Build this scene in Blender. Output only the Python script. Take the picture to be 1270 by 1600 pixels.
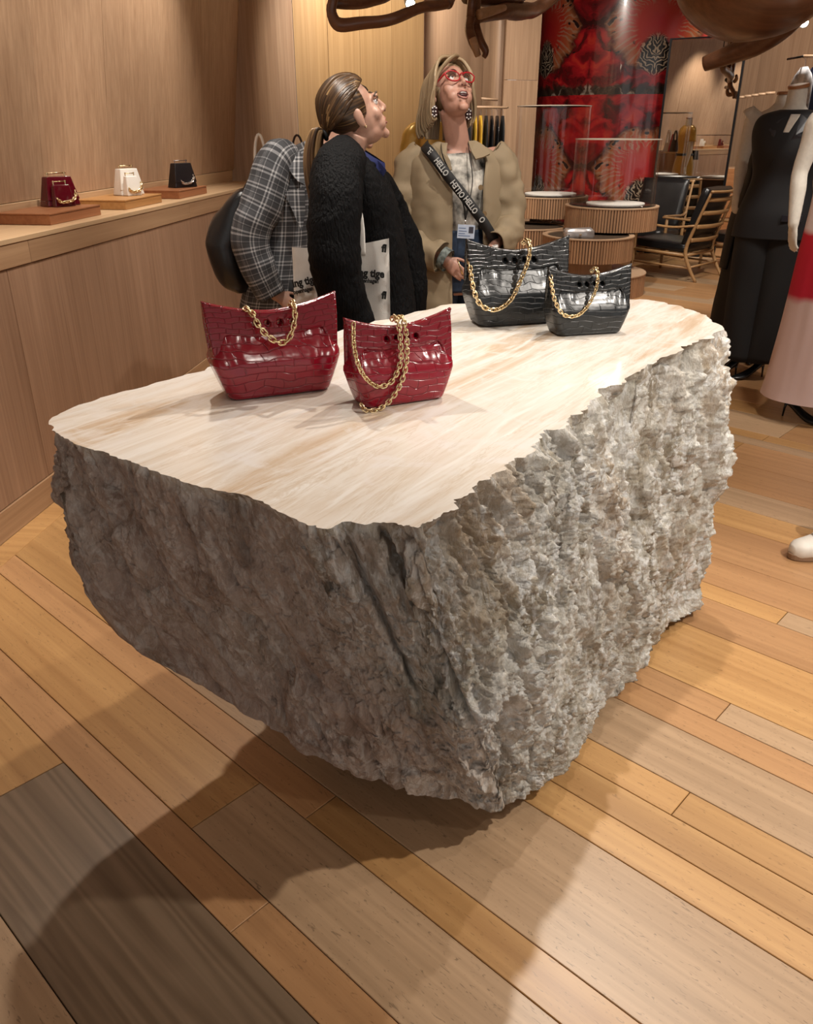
import bpy, bmesh, math, random
from math import sin, cos, pi, radians, atan2, sqrt
from mathutils import Vector, Matrix, noise, Euler
random.seed(7)
scene = bpy.context.scene
for o in list(bpy.data.objects): bpy.data.objects.remove(o)
COL = scene.collection

# ------------------------------------------------------------------ camera
FPX = 1265.0; PITCH = math.atan(600/1265.0); CAMH = 1.42
cam_d = bpy.data.cameras.new('camera'); cam = bpy.data.objects.new('camera', cam_d); COL.objects.link(cam)
cam.location = (0, 0, CAMH); cam.rotation_euler = (pi/2-PITCH, 0, 0)
cam_d.sensor_fit = 'HORIZONTAL'; cam_d.sensor_width = 36; cam_d.lens = 36*FPX/1270; cam_d.clip_start = .05
scene.camera = cam
# ------------------------------------------------------------------ world, exposure
w = bpy.data.worlds.new('world'); scene.world = w; w.use_nodes = True
w.node_tree.nodes['Background'].inputs[0].default_value = (1.0, .96, .92, 1)
w.node_tree.nodes['Background'].inputs[1].default_value = .42
vs = scene.view_settings; vs.view_transform = 'Standard'; vs.look = 'None'; vs.gamma = 1; vs.use_curve_mapping = False
vs.exposure = 0.75
# ------------------------------------------------------------------ ceiling spotlights of the shop
WARM = (1.0, .92, .825)
def spot(loc, tgt, watts, deg=60, blend=.5, rad=.03, col=WARM):
    l = bpy.data.lights.new('shop_spot', 'SPOT'); l.energy = watts; l.color = col
    l.spot_size = radians(deg); l.spot_blend = blend; l.shadow_soft_size = rad
    o = bpy.data.objects.new('shop_spot', l); COL.objects.link(o); o.location = loc
    o.rotation_euler = (Vector(tgt)-Vector(loc)).to_track_quat('-Z', 'Y').to_euler()
    return o
SPOTS = [
 # over the stone table
 ((.85, 3.0, 3.0), (.0, 1.5, .5), 95, 82, .6, .035),
 ((1.35, 2.5, 3.0), (.0, 1.4, .5), 46, 80, .6, .035),
 ((2.35, .9, 3.0), (.95, 1.85, .45), 160, 50, .5, .04),
 ((1.2, -.3, 3.0), (.9, 1.1, .3), 18, 90, .8, .05),
 # floor and counter to the left
 ((-.7, 3.1, 3.0), (-1.15, 1.9, .3), 95, 90, .7, .04),
 ((-.75, 3.6, 3.0), (-1.75, 3.7, 1.3), 80, 75, .8, .04),
 ((-.6, 5.0, 3.0), (-1.65, 5.1, 1.4), 95, 75, .8, .04),
 # people
 ((.7, 2.7, 3.0), (.2, 4.0, 1.2), 75, 70, .8, .05),
 ((-.5, 2.2, 3.0), (-.3, 3.6, 1.2), 45, 70, .8, .05),
 # back wall and drums
 ((-.3, 6.6, 3.1), (-.4, 8.2, 1.3), 120, 80, .8, .05),
 ((.9, 7.6, 3.1), (.6, 9.6, 1.3), 110, 80, .7, .05),
 ((1.6, 6.2, 3.1), (1.7, 7.8, .6), 150, 70, .8, .05),
 ((1.2, 8.2, 3.1), (1.6, 10.2, 2.0), 85, 70, .8, .05),
 ((3.3, 7.2, 3.1), (3.0, 8.7, .3), 125, 80, .8, .05),
 ((4.0, 8.6, 3.1), (4.6, 10.8, 1.5), 230, 85, .7, .05),
 # mannequins, floor to the right
 ((1.6, 3.4, 3.1), (2.2, 4.7, 1.0), 55, 70, .8, .05),
 ((2.9, 3.2, 3.1), (1.7, 3.6, .0), 90, 90, .8, .05),
 ((1.25, 4.3, 3.1), (2.0, 5.4, 1.15), 45, 50, .8, .05),  # added spot, brightens the arm of the rear mannequin
 ((2.6, 1.6, 3.1), (1.9, 2.4, .0), 60, 90, .8, .05),
]
for s in SPOTS: spot(*s)

# ------------------------------------------------------------------ pixel helpers (a point of the room from the photograph)
CP, SP = cos(PITCH), sin(PITCH)
def ray(px, py):
    v = 800-py
    return Vector((px-635, FPX*CP+v*SP, -FPX*SP+v*CP))
def atz(px, py, z):
    r = ray(px, py); return Vector((0, 0, CAMH))+r*((z-CAMH)/r.z)
def aty(px, py, Y):
    r = ray(px, py); return Vector((0, 0, CAMH))+r*(Y/r.y)

# ------------------------------------------------------------------ object helpers
def link(o, parent=None):
    COL.objects.link(o)
    if parent is not None: o.parent = parent
    return o
def tag(o, label=None, cat=None, group=None, kind=None):
    if label: o['label'] = label
    if cat: o['category'] = cat
    if group: o['group'] = group
    if kind: o['kind'] = kind
    return o
def thing(name, label, cat, loc=(0, 0, 0), rz=0, group=None):
    o = bpy.data.objects.new(name, None); COL.objects.link(o); o.location = loc; o.rotation_euler = (0, 0, rz)
    o.empty_display_size = .05
    return tag(o, label, cat, group)
def mesh_obj(name, verts, faces, mat=None, parent=None, smooth=False, uvs=None):
    me = bpy.data.meshes.new(name); me.from_pydata([tuple(v) for v in verts], [], faces); me.update()
    if smooth: me.polygons.foreach_set('use_smooth', [True]*len(me.polygons))
    if uvs is not None:
        ul = me.uv_layers.new(name='UVMap')
        for l in me.loops: ul.data[l.index].uv = uvs[l.vertex_index]
    if mat is not None: me.materials.append(mat)
    o = bpy.data.objects.new(name, me); return link(o, parent)
def bm_obj(name, bm, mat=None, parent=None, smooth=False):
    bmesh.ops.recalc_face_normals(bm, faces=bm.faces)
    me = bpy.data.meshes.new(name); bm.to_mesh(me); bm.free()
    if smooth: me.polygons.foreach_set('use_smooth', [True]*len(me.polygons))
    if mat is not None: me.materials.append(mat)
    o = bpy.data.objects.new(name, me); return link(o, parent)
def inst(o, parent=None, loc=None, rot=None, scale=None):
    c = o.copy(); link(c); c.parent = parent
    if loc is not None: c.location = loc
    if rot is not None: c.rotation_euler = rot
    if scale is not None: c.scale = scale
    return c
def copy_tree(o, parent=None):
    c = o.copy(); COL.objects.link(c); c.parent = parent
    for ch in list(o.children): copy_tree(ch, c)
    return c
def add_box(bm, x0, x1, y0, y1, z0, z1, M=None, bev=0):
    r = bmesh.ops.create_cube(bm, size=1)
    for v in r['verts']:
        v.co = Vector((x0+(v.co.x+.5)*(x1-x0), y0+(v.co.y+.5)*(y1-y0), z0+(v.co.z+.5)*(z1-z0)))
    if bev:
        es = list({e for v in r['verts'] for e in v.link_edges})
        rr = bmesh.ops.bevel(bm, geom=es, offset=bev, segments=1, affect='EDGES', profile=.5)
        vs_ = set(rr['verts'])
        for f in rr['faces']: vs_ |= set(f.verts)
        vv = list(vs_)
    else: vv = r['verts']
    if M is not None:
        for v in vv: v.co = M @ v.co
    return vv
def box(name, x0, x1, y0, y1, z0, z1, mat, parent=None, bev=.003, M=None):
    bm = bmesh.new(); add_box(bm, x0, x1, y0, y1, z0, z1, None, bev)
    if M is not None: bm.transform(M)
    return bm_obj(name, bm, mat, parent)
def frames(pts):
    """tangent + parallel transported normal for a polyline"""
    n = len(pts); T = []
    for i in range(n):
        a = pts[max(i-1, 0)]; b = pts[min(i+1, n-1)]; t = (b-a)
        T.append(t.normalized() if t.length > 1e-9 else Vector((0, 0, 1)))
    ref = Vector((0, 0, 1)) if abs(T[0].z) < .9 else Vector((1, 0, 0))
    N = [(ref-T[0]*ref.dot(T[0])).normalized()]
    for i in range(1, n):
        q = N[-1]-T[i]*N[-1].dot(T[i]); N.append(q.normalized() if q.length > 1e-9 else N[-1])
    return T, N
def catmull(pts, sub=6, closed=False):
    pts = [Vector(p) for p in pts]; n = len(pts); out = []
    rng = n if closed else n-1
    for i in range(rng):
        if closed: p0, p1, p2, p3 = pts[(i-1) % n], pts[i], pts[(i+1) % n], pts[(i+2) % n]
        else: p0, p1, p2, p3 = pts[max(i-1, 0)], pts[i], pts[i+1], pts[min(i+2, n-1)]
        for k in range(sub):
            t = k/sub
            out.append(.5*((2*p1)+(p2-p0)*t+(2*p0-5*p1+4*p2-p3)*t*t+(3*p1-p0-3*p2+p3)*t**3))
    if not closed: out.append(pts[-1].copy())
    return out
def tube_data(pts, rad, seg=10, cap=True, flat=None, twist=0):
    """rad: number, list of numbers or list of (a,b); flat scales second axis"""
    pts = [Vector(p) for p in pts]; n = len(pts); T, N = frames(pts); V = []; Fc = []; UV = []
    L = 0
    for i in range(n):
        if i: L += (pts[i]-pts[i-1]).length
        r = rad[i] if isinstance(rad, (list, tuple)) else rad
        a, b = r if isinstance(r, (list, tuple)) else (r, r*(flat or 1))
        B = T[i].cross(N[i])
        for k in range(seg):
            an = 2*pi*k/seg+twist
            V.append(pts[i]+N[i]*(a*cos(an))+B*(b*sin(an))); UV.append((k/seg, L))
    for i in range(n-1):
        for k in range(seg):
            k2 = (k+1) % seg
            Fc.append((i*seg+k, i*seg+k2, (i+1)*seg+k2, (i+1)*seg+k))
    if cap:
        Fc.append(tuple(range(seg-1, -1, -1))); Fc.append(tuple(range((n-1)*seg, n*seg)))
    return V, Fc, UV
def tube(name, pts, rad, mat, parent=None, seg=10, sub=0, flat=None, cap=True):
    if sub:
        m = len(pts)
        if isinstance(rad, (list, tuple)):
            rr = []
            for i in range(m-1):
                for k in range(sub):
                    t = k/sub; a, b = rad[i], rad[i+1]
                    rr.append(tuple(p+(q-p)*t for p, q in zip(a, b)) if isinstance(a, (tuple, list)) else a+(b-a)*t)
            rr.append(rad[-1]); rad = rr
        pts = catmull(pts, sub)
    V, Fc, UV = tube_data(pts, rad, seg, cap, flat)
    return mesh_obj(name, V, Fc, mat, parent, True, UV)
def lathe(name, prof, mat, parent=None, seg=48, smooth=True):
    V = []; Fc = []
    for r, z in prof:
        for k in range(seg): V.append((r*cos(2*pi*k/seg), r*sin(2*pi*k/seg), z))
    for i in range(len(prof)-1):
        for k in range(seg):
            k2 = (k+1) % seg; Fc.append((i*seg+k, i*seg+k2, (i+1)*seg+k2, (i+1)*seg+k))
    if prof[0][0] > 1e-6: Fc.append(tuple(range(seg-1, -1, -1)))
    if prof[-1][0] > 1e-6: Fc.append(tuple(range((len(prof)-1)*seg, len(prof)*seg)))
    o = mesh_obj(name, V, Fc, mat, parent, smooth)
    if smooth: sharp(o, 35)
    return o
def sharp(o, deg=35):
    me = o.data; bm = bmesh.new(); bm.from_mesh(me)
    for e in bm.edges:
        if len(e.link_faces) == 2 and e.calc_face_angle(0) > radians(deg): e.smooth = False
    bm.to_mesh(me); bm.free()
def remesh(name, pieces, vox, mat, parent=None, smooth_it=4, fn=None):
    """one continuous surface out of several closed pieces (V,F)"""
    V = []; Fc = []
    for v, f in pieces:
        b = len(V); V += [tuple(q) for q in v]; Fc += [tuple(i+b for i in q) for q in f]
    me = bpy.data.meshes.new(name+'_raw'); me.from_pydata(V, [], Fc); me.update()
    bm = bmesh.new(); bm.from_mesh(me); bmesh.ops.recalc_face_normals(bm, faces=bm.faces); bm.to_mesh(me); bm.free()
    o = bpy.data.objects.new(name+'_raw', me); COL.objects.link(o)
    m = o.modifiers.new('r', 'REMESH'); m.mode = 'VOXEL'; m.voxel_size = vox
    if smooth_it:
        s = o.modifiers.new('s', 'SMOOTH'); s.iterations = smooth_it; s.factor = .5
    dg = bpy.context.evaluated_depsgraph_get(); dg.update()
    ne = bpy.data.meshes.new_from_object(o.evaluated_get(dg)); ne.name = name
    bpy.data.objects.remove(o); bpy.data.meshes.remove(me)
    if fn:
        for v in ne.vertices: v.co = fn(v.co.copy())
    ne.polygons.foreach_set('use_smooth', [True]*len(ne.polygons))
    ne.materials.clear()
    if mat is not None: ne.materials.append(mat)
    r = bpy.data.objects.new(name, ne); return link(r, parent)
def sphere_data(c, r, seg=16, rings=10, M=None):
    """r: number or (rx,ry,rz)"""
    rx, ry, rz = r if isinstance(r, (tuple, list)) else (r, r, r)
    V = [Vector((0, 0, rz))]
    for i in range(1, rings):
        a = pi*i/rings
        for k in range(seg): V.append(Vector((rx*sin(a)*cos(2*pi*k/seg), ry*sin(a)*sin(2*pi*k/seg), rz*cos(a))))
    V.append(Vector((0, 0, -rz))); n = len(V)-1; Fc = []
    for k in range(seg):
        k2 = (k+1) % seg
        Fc.append((0, 1+k, 1+k2)); Fc.append((n, 1+(rings-2)*seg+k2, 1+(rings-2)*seg+k))
        for i in range(rings-2): Fc.append((1+i*seg+k, 1+(i+1)*seg+k, 1+(i+1)*seg+k2, 1+i*seg+k2))
    if M is not None: V = [M @ v for v in V]
    V = [v+Vector(c) for v in V]
    return V, Fc
def text_mesh(name, s, size, mat, parent=None, loc=(0, 0, 0), rot=(0, 0, 0), depth=.0006, bold=0.0, align='CENTER', shear=0, xs=1.0):
    cu = bpy.data.curves.new(name, 'FONT'); cu.body = s; cu.size = size; cu.extrude = depth; cu.offset = bold; cu.align_x = align; cu.shear = shear
    cu.resolution_u = 3
    o = bpy.data.objects.new(name, cu); COL.objects.link(o)
    dg = bpy.context.evaluated_depsgraph_get(); dg.update()
    me = bpy.data.meshes.new_from_object(o.evaluated_get(dg)); bpy.data.objects.remove(o)
    me.name = name; me.materials.clear(); me.materials.append(mat)
    o = bpy.data.objects.new(name, me); link(o, parent); o.location = loc; o.rotation_euler = rot; o.scale.x = xs
    return o

# ------------------------------------------------------------------ materials
def new_mat(name):
    m = bpy.data.materials.new(name); m.use_nodes = True; nt = m.node_tree
    return m, nt, nt.nodes, nt.links, nt.nodes['Principled BSDF']
def setp(b, **k):
    names = dict(rough='Roughness', metal='Metallic', spec='Specular IOR Level', coat='Coat Weight', coatr='Coat Roughness',
                 sheen='Sheen Weight', sheenr='Sheen Roughness', trans='Transmission Weight', ior='IOR', sss='Subsurface Weight')
    for a, v in k.items(): b.inputs[names[a]].default_value = v
def plain(name, col, rough=.5, nscale=0, namp=.15, bump=0, bscale=200, **k):
    m, nt, N, L, b = new_mat(name); b.inputs['Base Color'].default_value = (*col, 1); setp(b, rough=rough, **k)
    if nscale:
        tc = N.new('ShaderNodeTexCoord'); n = N.new('ShaderNodeTexNoise'); n.inputs['Scale'].default_value = nscale; n.inputs['Detail'].default_value = 4
        L.new(tc.outputs['Object'], n.inputs['Vector']); r = N.new('ShaderNodeValToRGB'); L.new(n.outputs['Fac'], r.inputs[0])
        r.color_ramp.elements[0].position = .3; r.color_ramp.elements[1].position = .7
        r.color_ramp.elements[0].color = (*[c*(1-namp) for c in col], 1); r.color_ramp.elements[1].color = (*[min(1, c*(1+namp)) for c in col], 1)
        L.new(r.outputs[0], b.inputs['Base Color'])
    if bump:
        tc = N.new('ShaderNodeTexCoord'); n = N.new('ShaderNodeTexNoise'); n.inputs['Scale'].default_value = bscale; n.inputs['Detail'].default_value = 3
        L.new(tc.outputs['Object'], n.inputs['Vector']); bp = N.new('ShaderNodeBump'); bp.inputs['Strength'].default_value = bump; bp.inputs['Distance'].default_value = .002
        L.new(n.outputs['Fac'], bp.inputs['Height']); L.new(bp.outputs['Normal'], b.inputs['Normal'])
    return m
def wood(name, dark, light, axis='z', fine=60, rough=.45, var=.12, streak=1.0, coat=0, bump=.05, ring=.35, fleck=0, cath=0):
    m, nt, N, L, b = new_mat(name); setp(b, rough=rough, coat=coat)
    tc = N.new('ShaderNodeTexCoord'); oi = N.new('ShaderNodeObjectInfo')
    add = N.new('ShaderNodeVectorMath'); add.operation = 'ADD'
    sc = N.new('ShaderNodeVectorMath'); sc.operation = 'SCALE'; sc.inputs['Scale'].default_value = 37.0
    comb = N.new('ShaderNodeCombineXYZ')
    for i in range(3): L.new(oi.outputs['Random'], comb.inputs[i])
    L.new(comb.outputs[0], sc.inputs[0]); L.new(tc.outputs['Object'], add.inputs[0]); L.new(sc.outputs[0], add.inputs[1])
    def mp(a, c):
        q = N.new('ShaderNodeMapping'); q.inputs['Scale'].default_value = {'z': (a, a, c), 'x': (c, a, a), 'y': (a, c, a)}[axis]
        L.new(add.outputs[0], q.inputs['Vector']); return q
    n1 = N.new('ShaderNodeTexNoise'); n1.inputs['Scale'].default_value = 1; n1.inputs['Detail'].default_value = 5; n1.inputs['Roughness'].default_value = .6; n1.inputs['Distortion'].default_value = .3
    L.new(mp(fine, fine*.018).outputs[0], n1.inputs['Vector'])
    n2 = N.new('ShaderNodeTexNoise'); n2.inputs['Scale'].default_value = 1; n2.inputs['Detail'].default_value = 3; n2.inputs['Distortion'].default_value = .8
    L.new(mp(fine*.16, fine*.012).outputs[0], n2.inputs['Vector'])
    mx = N.new('ShaderNodeMix'); mx.data_type = 'FLOAT'; mx.inputs[0].default_value = ring
    L.new(n1.outputs['Fac'], mx.inputs[2]); L.new(n2.outputs['Fac'], mx.inputs[3])
    if cath:
        sn_ = N.new('ShaderNodeMath'); sn_.operation = 'MULTIPLY'; L.new(n2.outputs['Fac'], sn_.inputs[0]); sn_.inputs[1].default_value = cath
        s2_ = N.new('ShaderNodeMath'); s2_.operation = 'SINE'; L.new(sn_.outputs[0], s2_.inputs[0])
        s3_ = N.new('ShaderNodeMapRange'); L.new(s2_.outputs[0], s3_.inputs[0]); s3_.inputs[1].default_value = -1; s3_.inputs[3].default_value = .32; s3_.inputs[4].default_value = .62; L.new(s3_.outputs[0], mx.inputs[3])
    r = N.new('ShaderNodeValToRGB'); L.new(mx.outputs[0], r.inputs[0])
    r.color_ramp.elements[0].position = .5-.2/streak; r.color_ramp.elements[1].position = .5+.2/streak
    r.color_ramp.elements[0].color = (*dark, 1); r.color_ramp.elements[1].color = (*light, 1)
    hs = N.new('ShaderNodeHueSaturation'); L.new(r.outputs[0], hs.inputs['Color'])
    mr = N.new('ShaderNodeMapRange'); L.new(oi.outputs['Random'], mr.inputs[0]); mr.inputs[3].default_value = 1-var; mr.inputs[4].default_value = 1+var
    L.new(mr.outputs[0], hs.inputs['Value']); L.new(hs.outputs[0], b.inputs['Base Color'])
    if fleck:
        n3 = N.new('ShaderNodeTexNoise'); n3.inputs['Scale'].default_value = 1; n3.inputs['Detail'].default_value = 2; n3.inputs['Distortion'].default_value = 1.2; L.new(mp(190, 45).outputs[0], n3.inputs['Vector'])
        r3 = N.new('ShaderNodeValToRGB'); L.new(n3.outputs['Fac'], r3.inputs[0]); r3.color_ramp.elements[0].position = .64; r3.color_ramp.elements[1].position = .70; r3.color_ramp.elements[1].color = (fleck, fleck, fleck, 1)
        m3 = N.new('ShaderNodeMix'); m3.data_type = 'RGBA'; L.new(r3.outputs[0], m3.inputs[0]); L.new(hs.outputs[0], m3.inputs[6]); m3.inputs[7].default_value = (*[c*.55 for c in dark], 1); L.new(m3.outputs[2], b.inputs['Base Color'])
    if bump:
        bp = N.new('ShaderNodeBump'); bp.inputs['Strength'].default_value = bump; bp.inputs['Distance'].default_value = .001
        L.new(n1.outputs['Fac'], bp.inputs['Height']); L.new(bp.outputs['Normal'], b.inputs['Normal'])
    return m
M = {}
M['wall'] = wood('wall_oak', (.30, .175, .10), (.50, .33, .205), 'z', 70, .5, .05)
M['wall_yellow'] = wood('wall_honey_oak', (.36, .21, .09), (.52, .33, .155), 'z', 60, .45, .05)
M['counter'] = wood('counter_oak', (.24, .135, .08), (.40, .245, .155), 'z', 70, .5, .05)
M['ledge'] = wood('ledge_oak', (.42, .27, .15), (.60, .42, .25), 'y', 60, .4, .04)
M['rail_wood'] = wood('ledge_rail_oak', (.30, .17, .09), (.46, .29, .165), 'y', 60, .45, .05)
M['floor_honey'] = wood('floor_honey', (.38, .20, .075), (.55, .32, .13), 'x', 38, .34, .10, 1.35, ring=.45, fleck=.6)
M['floor_rose'] = wood('floor_rose', (.36, .19, .085), (.50, .28, .13), 'x', 45, .34, .10, 1.35, ring=.4, fleck=.6)
M['floor_pale'] = wood('floor_pale', (.36, .235, .135), (.50, .335, .20), 'x', 50, .36, .08, 1.35, ring=.4, fleck=.75)
M['floor_grey'] = wood('floor_grey', (.13, .085, .05), (.26, .185, .12), 'x', 30, .40, .06, 1.1, ring=.5, cath=75)
M['gap'] = plain('joint_dark', (.05, .03, .015), .8)
M['teak'] = wood('teak', (.26, .10, .035), (.42, .19, .075), 'x', 60, .38, .08)
M['drum'] = wood('drum_oak', (.33, .17, .085), (.50, .29, .16), 'z', 70, .5, .12)
M['drum_top'] = wood('drum_top_oak', (.40, .25, .15), (.55, .37, .23), 'x', 60, .45, .05)
M['walnut'] = wood('walnut', (.075, .028, .014), (.20, .085, .04), 'x', 30, .35, .05, coat=.2)
M['walnut_face'] = wood('walnut_cut_face', (.30, .17, .09), (.48, .31, .18), 'x', 40, .4, .05)
M['chair_oak'] = wood('chair_oak', (.30, .16, .065), (.46, .27, .12), 'x', 60, .4, .06)
M['black_leather'] = plain('black_leather', (.012, .012, .013), .32, bump=.25, bscale=120)
M['black_metal'] = plain('black_metal', (.015, .015, .016), .4, metal=.6)
M['gold'] = plain('gold_metal', (.82, .66, .40), .2, metal=1.0)
M['silver'] = plain('silver_metal', (.75, .72, .70), .2, metal=1.0)
M['white_plaster'] = plain('ceiling_paint', (.75, .70, .64), .8)
M['white_linen'] = plain('mannequin_linen', (.66, .62, .55), .8, 60, .05, bump=.5, bscale=350)
M['fixture'] = plain('spot_fixture_black', (.02, .02, .02), .4)
def emit(name, col, s):
    m, nt, N, L, b = new_mat(name); b.inputs['Base Color'].default_value = (*col, 1)
    b.inputs['Emission Color'].default_value = (*col, 1); b.inputs['Emission Strength'].default_value = s; return m
M['lamp'] = emit('lamp_glow', (1, .9, .75), 25)
def thin_glass(name, tint=(1, 1, 1), ior=1.5, rough=.02):
    m, nt, N, L, b = new_mat(name); N.remove(b); out = N['Material Output']
    tr = N.new('ShaderNodeBsdfTransparent'); tr.inputs[0].default_value = (*tint, 1)
    gl = N.new('ShaderNodeBsdfGlossy'); gl.inputs['Roughness'].default_value = rough
    lw = N.new('ShaderNodeLayerWeight'); lw.inputs[0].default_value = .35; fr = N.new('ShaderNodeMath'); fr.operation = 'MULTIPLY_ADD'; pw_ = N.new('ShaderNodeMath'); pw_.operation = 'POWER'; L.new(lw.outputs['Facing'], pw_.inputs[0]); pw_.inputs[1].default_value = 3; L.new(pw_.outputs[0], fr.inputs[0]); fr.inputs[1].default_value = .45; fr.inputs[2].default_value = .05
    mx = N.new('ShaderNodeMixShader'); L.new(fr.outputs[0], mx.inputs[0]); L.new(tr.outputs[0], mx.inputs[1]); L.new(gl.outputs[0], mx.inputs[2]); L.new(mx.outputs[0], out.inputs[0])
    return m
M['glass'] = thin_glass('clear_glass')
# ------------------------------------------------------------------ floor of planks (measured module of 96 mm)
fl = mesh_obj('floor', [(-4, -4, -.03), (8, -4, -.03), (8, 14, -.03), (-4, 14, -.03)], [(0, 1, 2, 3)], M['gap'])
tag(fl, kind='structure', label='wide plank wooden floor laid on the diagonal')
PD = radians(47); DV = Vector((-sin(PD), cos(PD), 0)); EV = Vector((cos(PD), sin(PD), 0))
MOD = .0964
seam_w = [3, 1, 2, 1, 3, 1, 1, 1, 2, 1, 1, 3, 2, 1]        # from e=.263 upwards, as seen
first_joint = {0: [1.677, -.6], 1: [2.6, .986], 2: [1.265, -1.2], 3: [1.10, 2.9], 4: [2.05, -.7], 9: [-.35], 10: [.563, -1.3], 11: [-.9, 1.5], 13: [.62]}
mats_by = {0: ['floor_grey', 'floor_honey'], 1: ['floor_rose', 'floor_rose'], 2: ['floor_pale', 'floor_honey'], 3: ['floor_honey', 'floor_rose'], 4: ['floor_pale', 'floor_honey'],
           5: ['floor_honey'], 6: ['floor_honey'], 7: ['floor_honey'], 8: ['floor_pale', 'floor_rose']}
def plank_mesh(name, l, wd, mat):
    g = .0011; c = .0012; x, y = l/2-g, wd/2-g; h = .028
    V = [(-x, -y, -h), (x, -y, -h), (x, y, -h), (-x, y, -h), (-x, -y, -c), (x, -y, -c), (x, y, -c), (-x, y, -c),
         (-x+c, -y+c, 0), (x-c, -y+c, 0), (x-c, y-c, 0), (-x+c, y-c, 0)]
    Fc = [(8, 9, 10, 11), (4, 5, 9, 8), (5, 6, 10, 9), (6, 7, 11, 10), (7, 4, 8, 11), (0, 1, 5, 4), (1, 2, 6, 5), (2, 3, 7, 6), (3, 0, 4, 7)]
    return V, Fc
rng = random.Random(11)
rows = []
e = .263; k = 0
while e < 11.5:
    wd = seam_w[k] if k < len(seam_w) else rng.choice([1, 1, 2, 2, 3, 3])
    rows.append((k, e, wd*MOD)); e += wd*MOD; k += 1
e = .263; k = -1
while e > -4.5:
    wd = rng.choice([1, 2, 2, 3]); e -= wd*MOD; rows.append((k, e, wd*MOD)); k -= 1
planks = []
for k, e0, wd in rows:
    js = list(first_joint.get(k, [rng.uniform(-1.5, 1.2)]))
    js.sort()
    while js[0] > -4: js.insert(0, js[0]-rng.uniform(1.5, 2.4))
    while js[-1] < 9.5: js.append(js[-1]+rng.uniform(1.5, 2.4))
    for a, b in zip(js[:-1], js[1:]):
        c = EV*(e0+wd/2)+DV*((a+b)/2)
        # keep only planks on the shop floor
        if not any(-2.4 < q.x < 6.2 and -.6 < q.y < 13.2 for q in (c, EV*(e0+wd/2)+DV*a, EV*(e0+wd/2)+DV*b)): continue
        planks.append((c.length if c.y > 0 else c.length+2, k, c, b-a, wd, a))
planks.sort(key=lambda q: q[0])
ang = atan2(DV.y, DV.x)
extraV = {}; 
for i, (dist, k, c, l, wd, a) in enumerate(planks):
    if k in mats_by:
        ml = mats_by[k]
        mn = ml[0] if (a < 1.0 and a+l > .2) or len(ml) == 1 else ml[1]
        if k == 0: mn = 'floor_grey' if a < 1.6 and a+l < 1.75 else 'floor_honey'
        if k == 2: mn = 'floor_pale' if a+l < 1.3 else 'floor_honey'
        if k == 4: mn = 'floor_pale' if a+l < 2.1 else 'floor_honey'
    else: mn = rng.choice(['floor_honey', 'floor_rose', 'floor_rose', 'floor_pale'])
    V, Fc = plank_mesh('plank', l, wd, mn)
    if i < 290:
        o = mesh_obj('plank', V, Fc, M[mn], fl); o.location = (c.x, c.y, 0); o.rotation_euler = (0, 0, ang)
    else:
        ev, ef = extraV.setdefault(mn, ([], []))
        b0 = len(ev); R = Matrix.Rotation(ang, 3, 'Z')
        ev += [R @ Vector(v)+c for v in V]; ef += [tuple(q+b0 for q in f) for f in Fc]
R = Matrix.Rotation(-ang, 3, 'Z')
for mn, (ev, ef) in extraV.items():
    o = mesh_obj('planks_far', [R @ v for v in ev], ef, M[mn], fl); o.rotation_euler = (0, 0, ang); o['kind'] = 'stuff'

# ------------------------------------------------------------------ ceiling
ce = box('ceiling', -4, 8, -4, 14, 3.2, 3.3, M['white_plaster'], None, 0); tag(ce, kind='structure')

# ------------------------------------------------------------------ counter along the left wall
CA = Vector((-1.484, 3.1, 0)); CD = Vector((.12, 1, 0)).normalized(); CN = Vector((CD.y, -CD.x, 0))   # along, towards the room
ct_ang = atan2(CD.y, CD.x)-pi/2
ct = thing('display_counter', 'long oak display counter with thin ledge running along the left wall', 'counter', CA, ct_ang)
# local frame: y along the wall (away from the camera), x to the room
Y0, Y1 = -5.0, 3.6
def lbox(name, x0, x1, y0, y1, z0, z1, mat, parent=ct, bev=.002): return box(name, x0, x1, y0, y1, z0, z1, mat, parent, bev)
lbox('carcass', -.34, -.02, Y0, Y1, .0, 1.01, M['gap'])
lbox('baseboard', -.05, .006, Y0, Y1, 0, .115, M['rail_wood'])
yy = Y0; pw = [1.25, 1.25, 1.25, 1.25, 1.26, 1.26, 1.08]
for wq in pw:
    lbox('front_panel', -.03, 0, yy+.001, yy+wq-.001, .117, .945, M['counter']); yy += wq
for a, b in ((Y0, -.9), (-.9, .17), (.17, 1.9), (1.9, Y1)):
    lbox('top_rail', -.03, .004, a+.0008, b-.0008, .947, 1.03, M['rail_wood'])
lbox('ledge_top', -.34, .006, Y0, Y1, 1.03, 1.05, M['ledge'])
# border board on the floor along the counter
bo = thing('border_board', 'oak border board on the floor along the counter base', 'floor board', CA, ct_ang)
bo['kind'] = 'structure'
for a, b in ((-3.4, -2.0), (-2.0, -.62), (-.62, .05), (.05, 1.7), (1.7, 3.6)):
    box('plank', .008, .10, a+.001, b-.001, -.02, .0022, M['floor_honey'], bo, .001)

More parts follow.
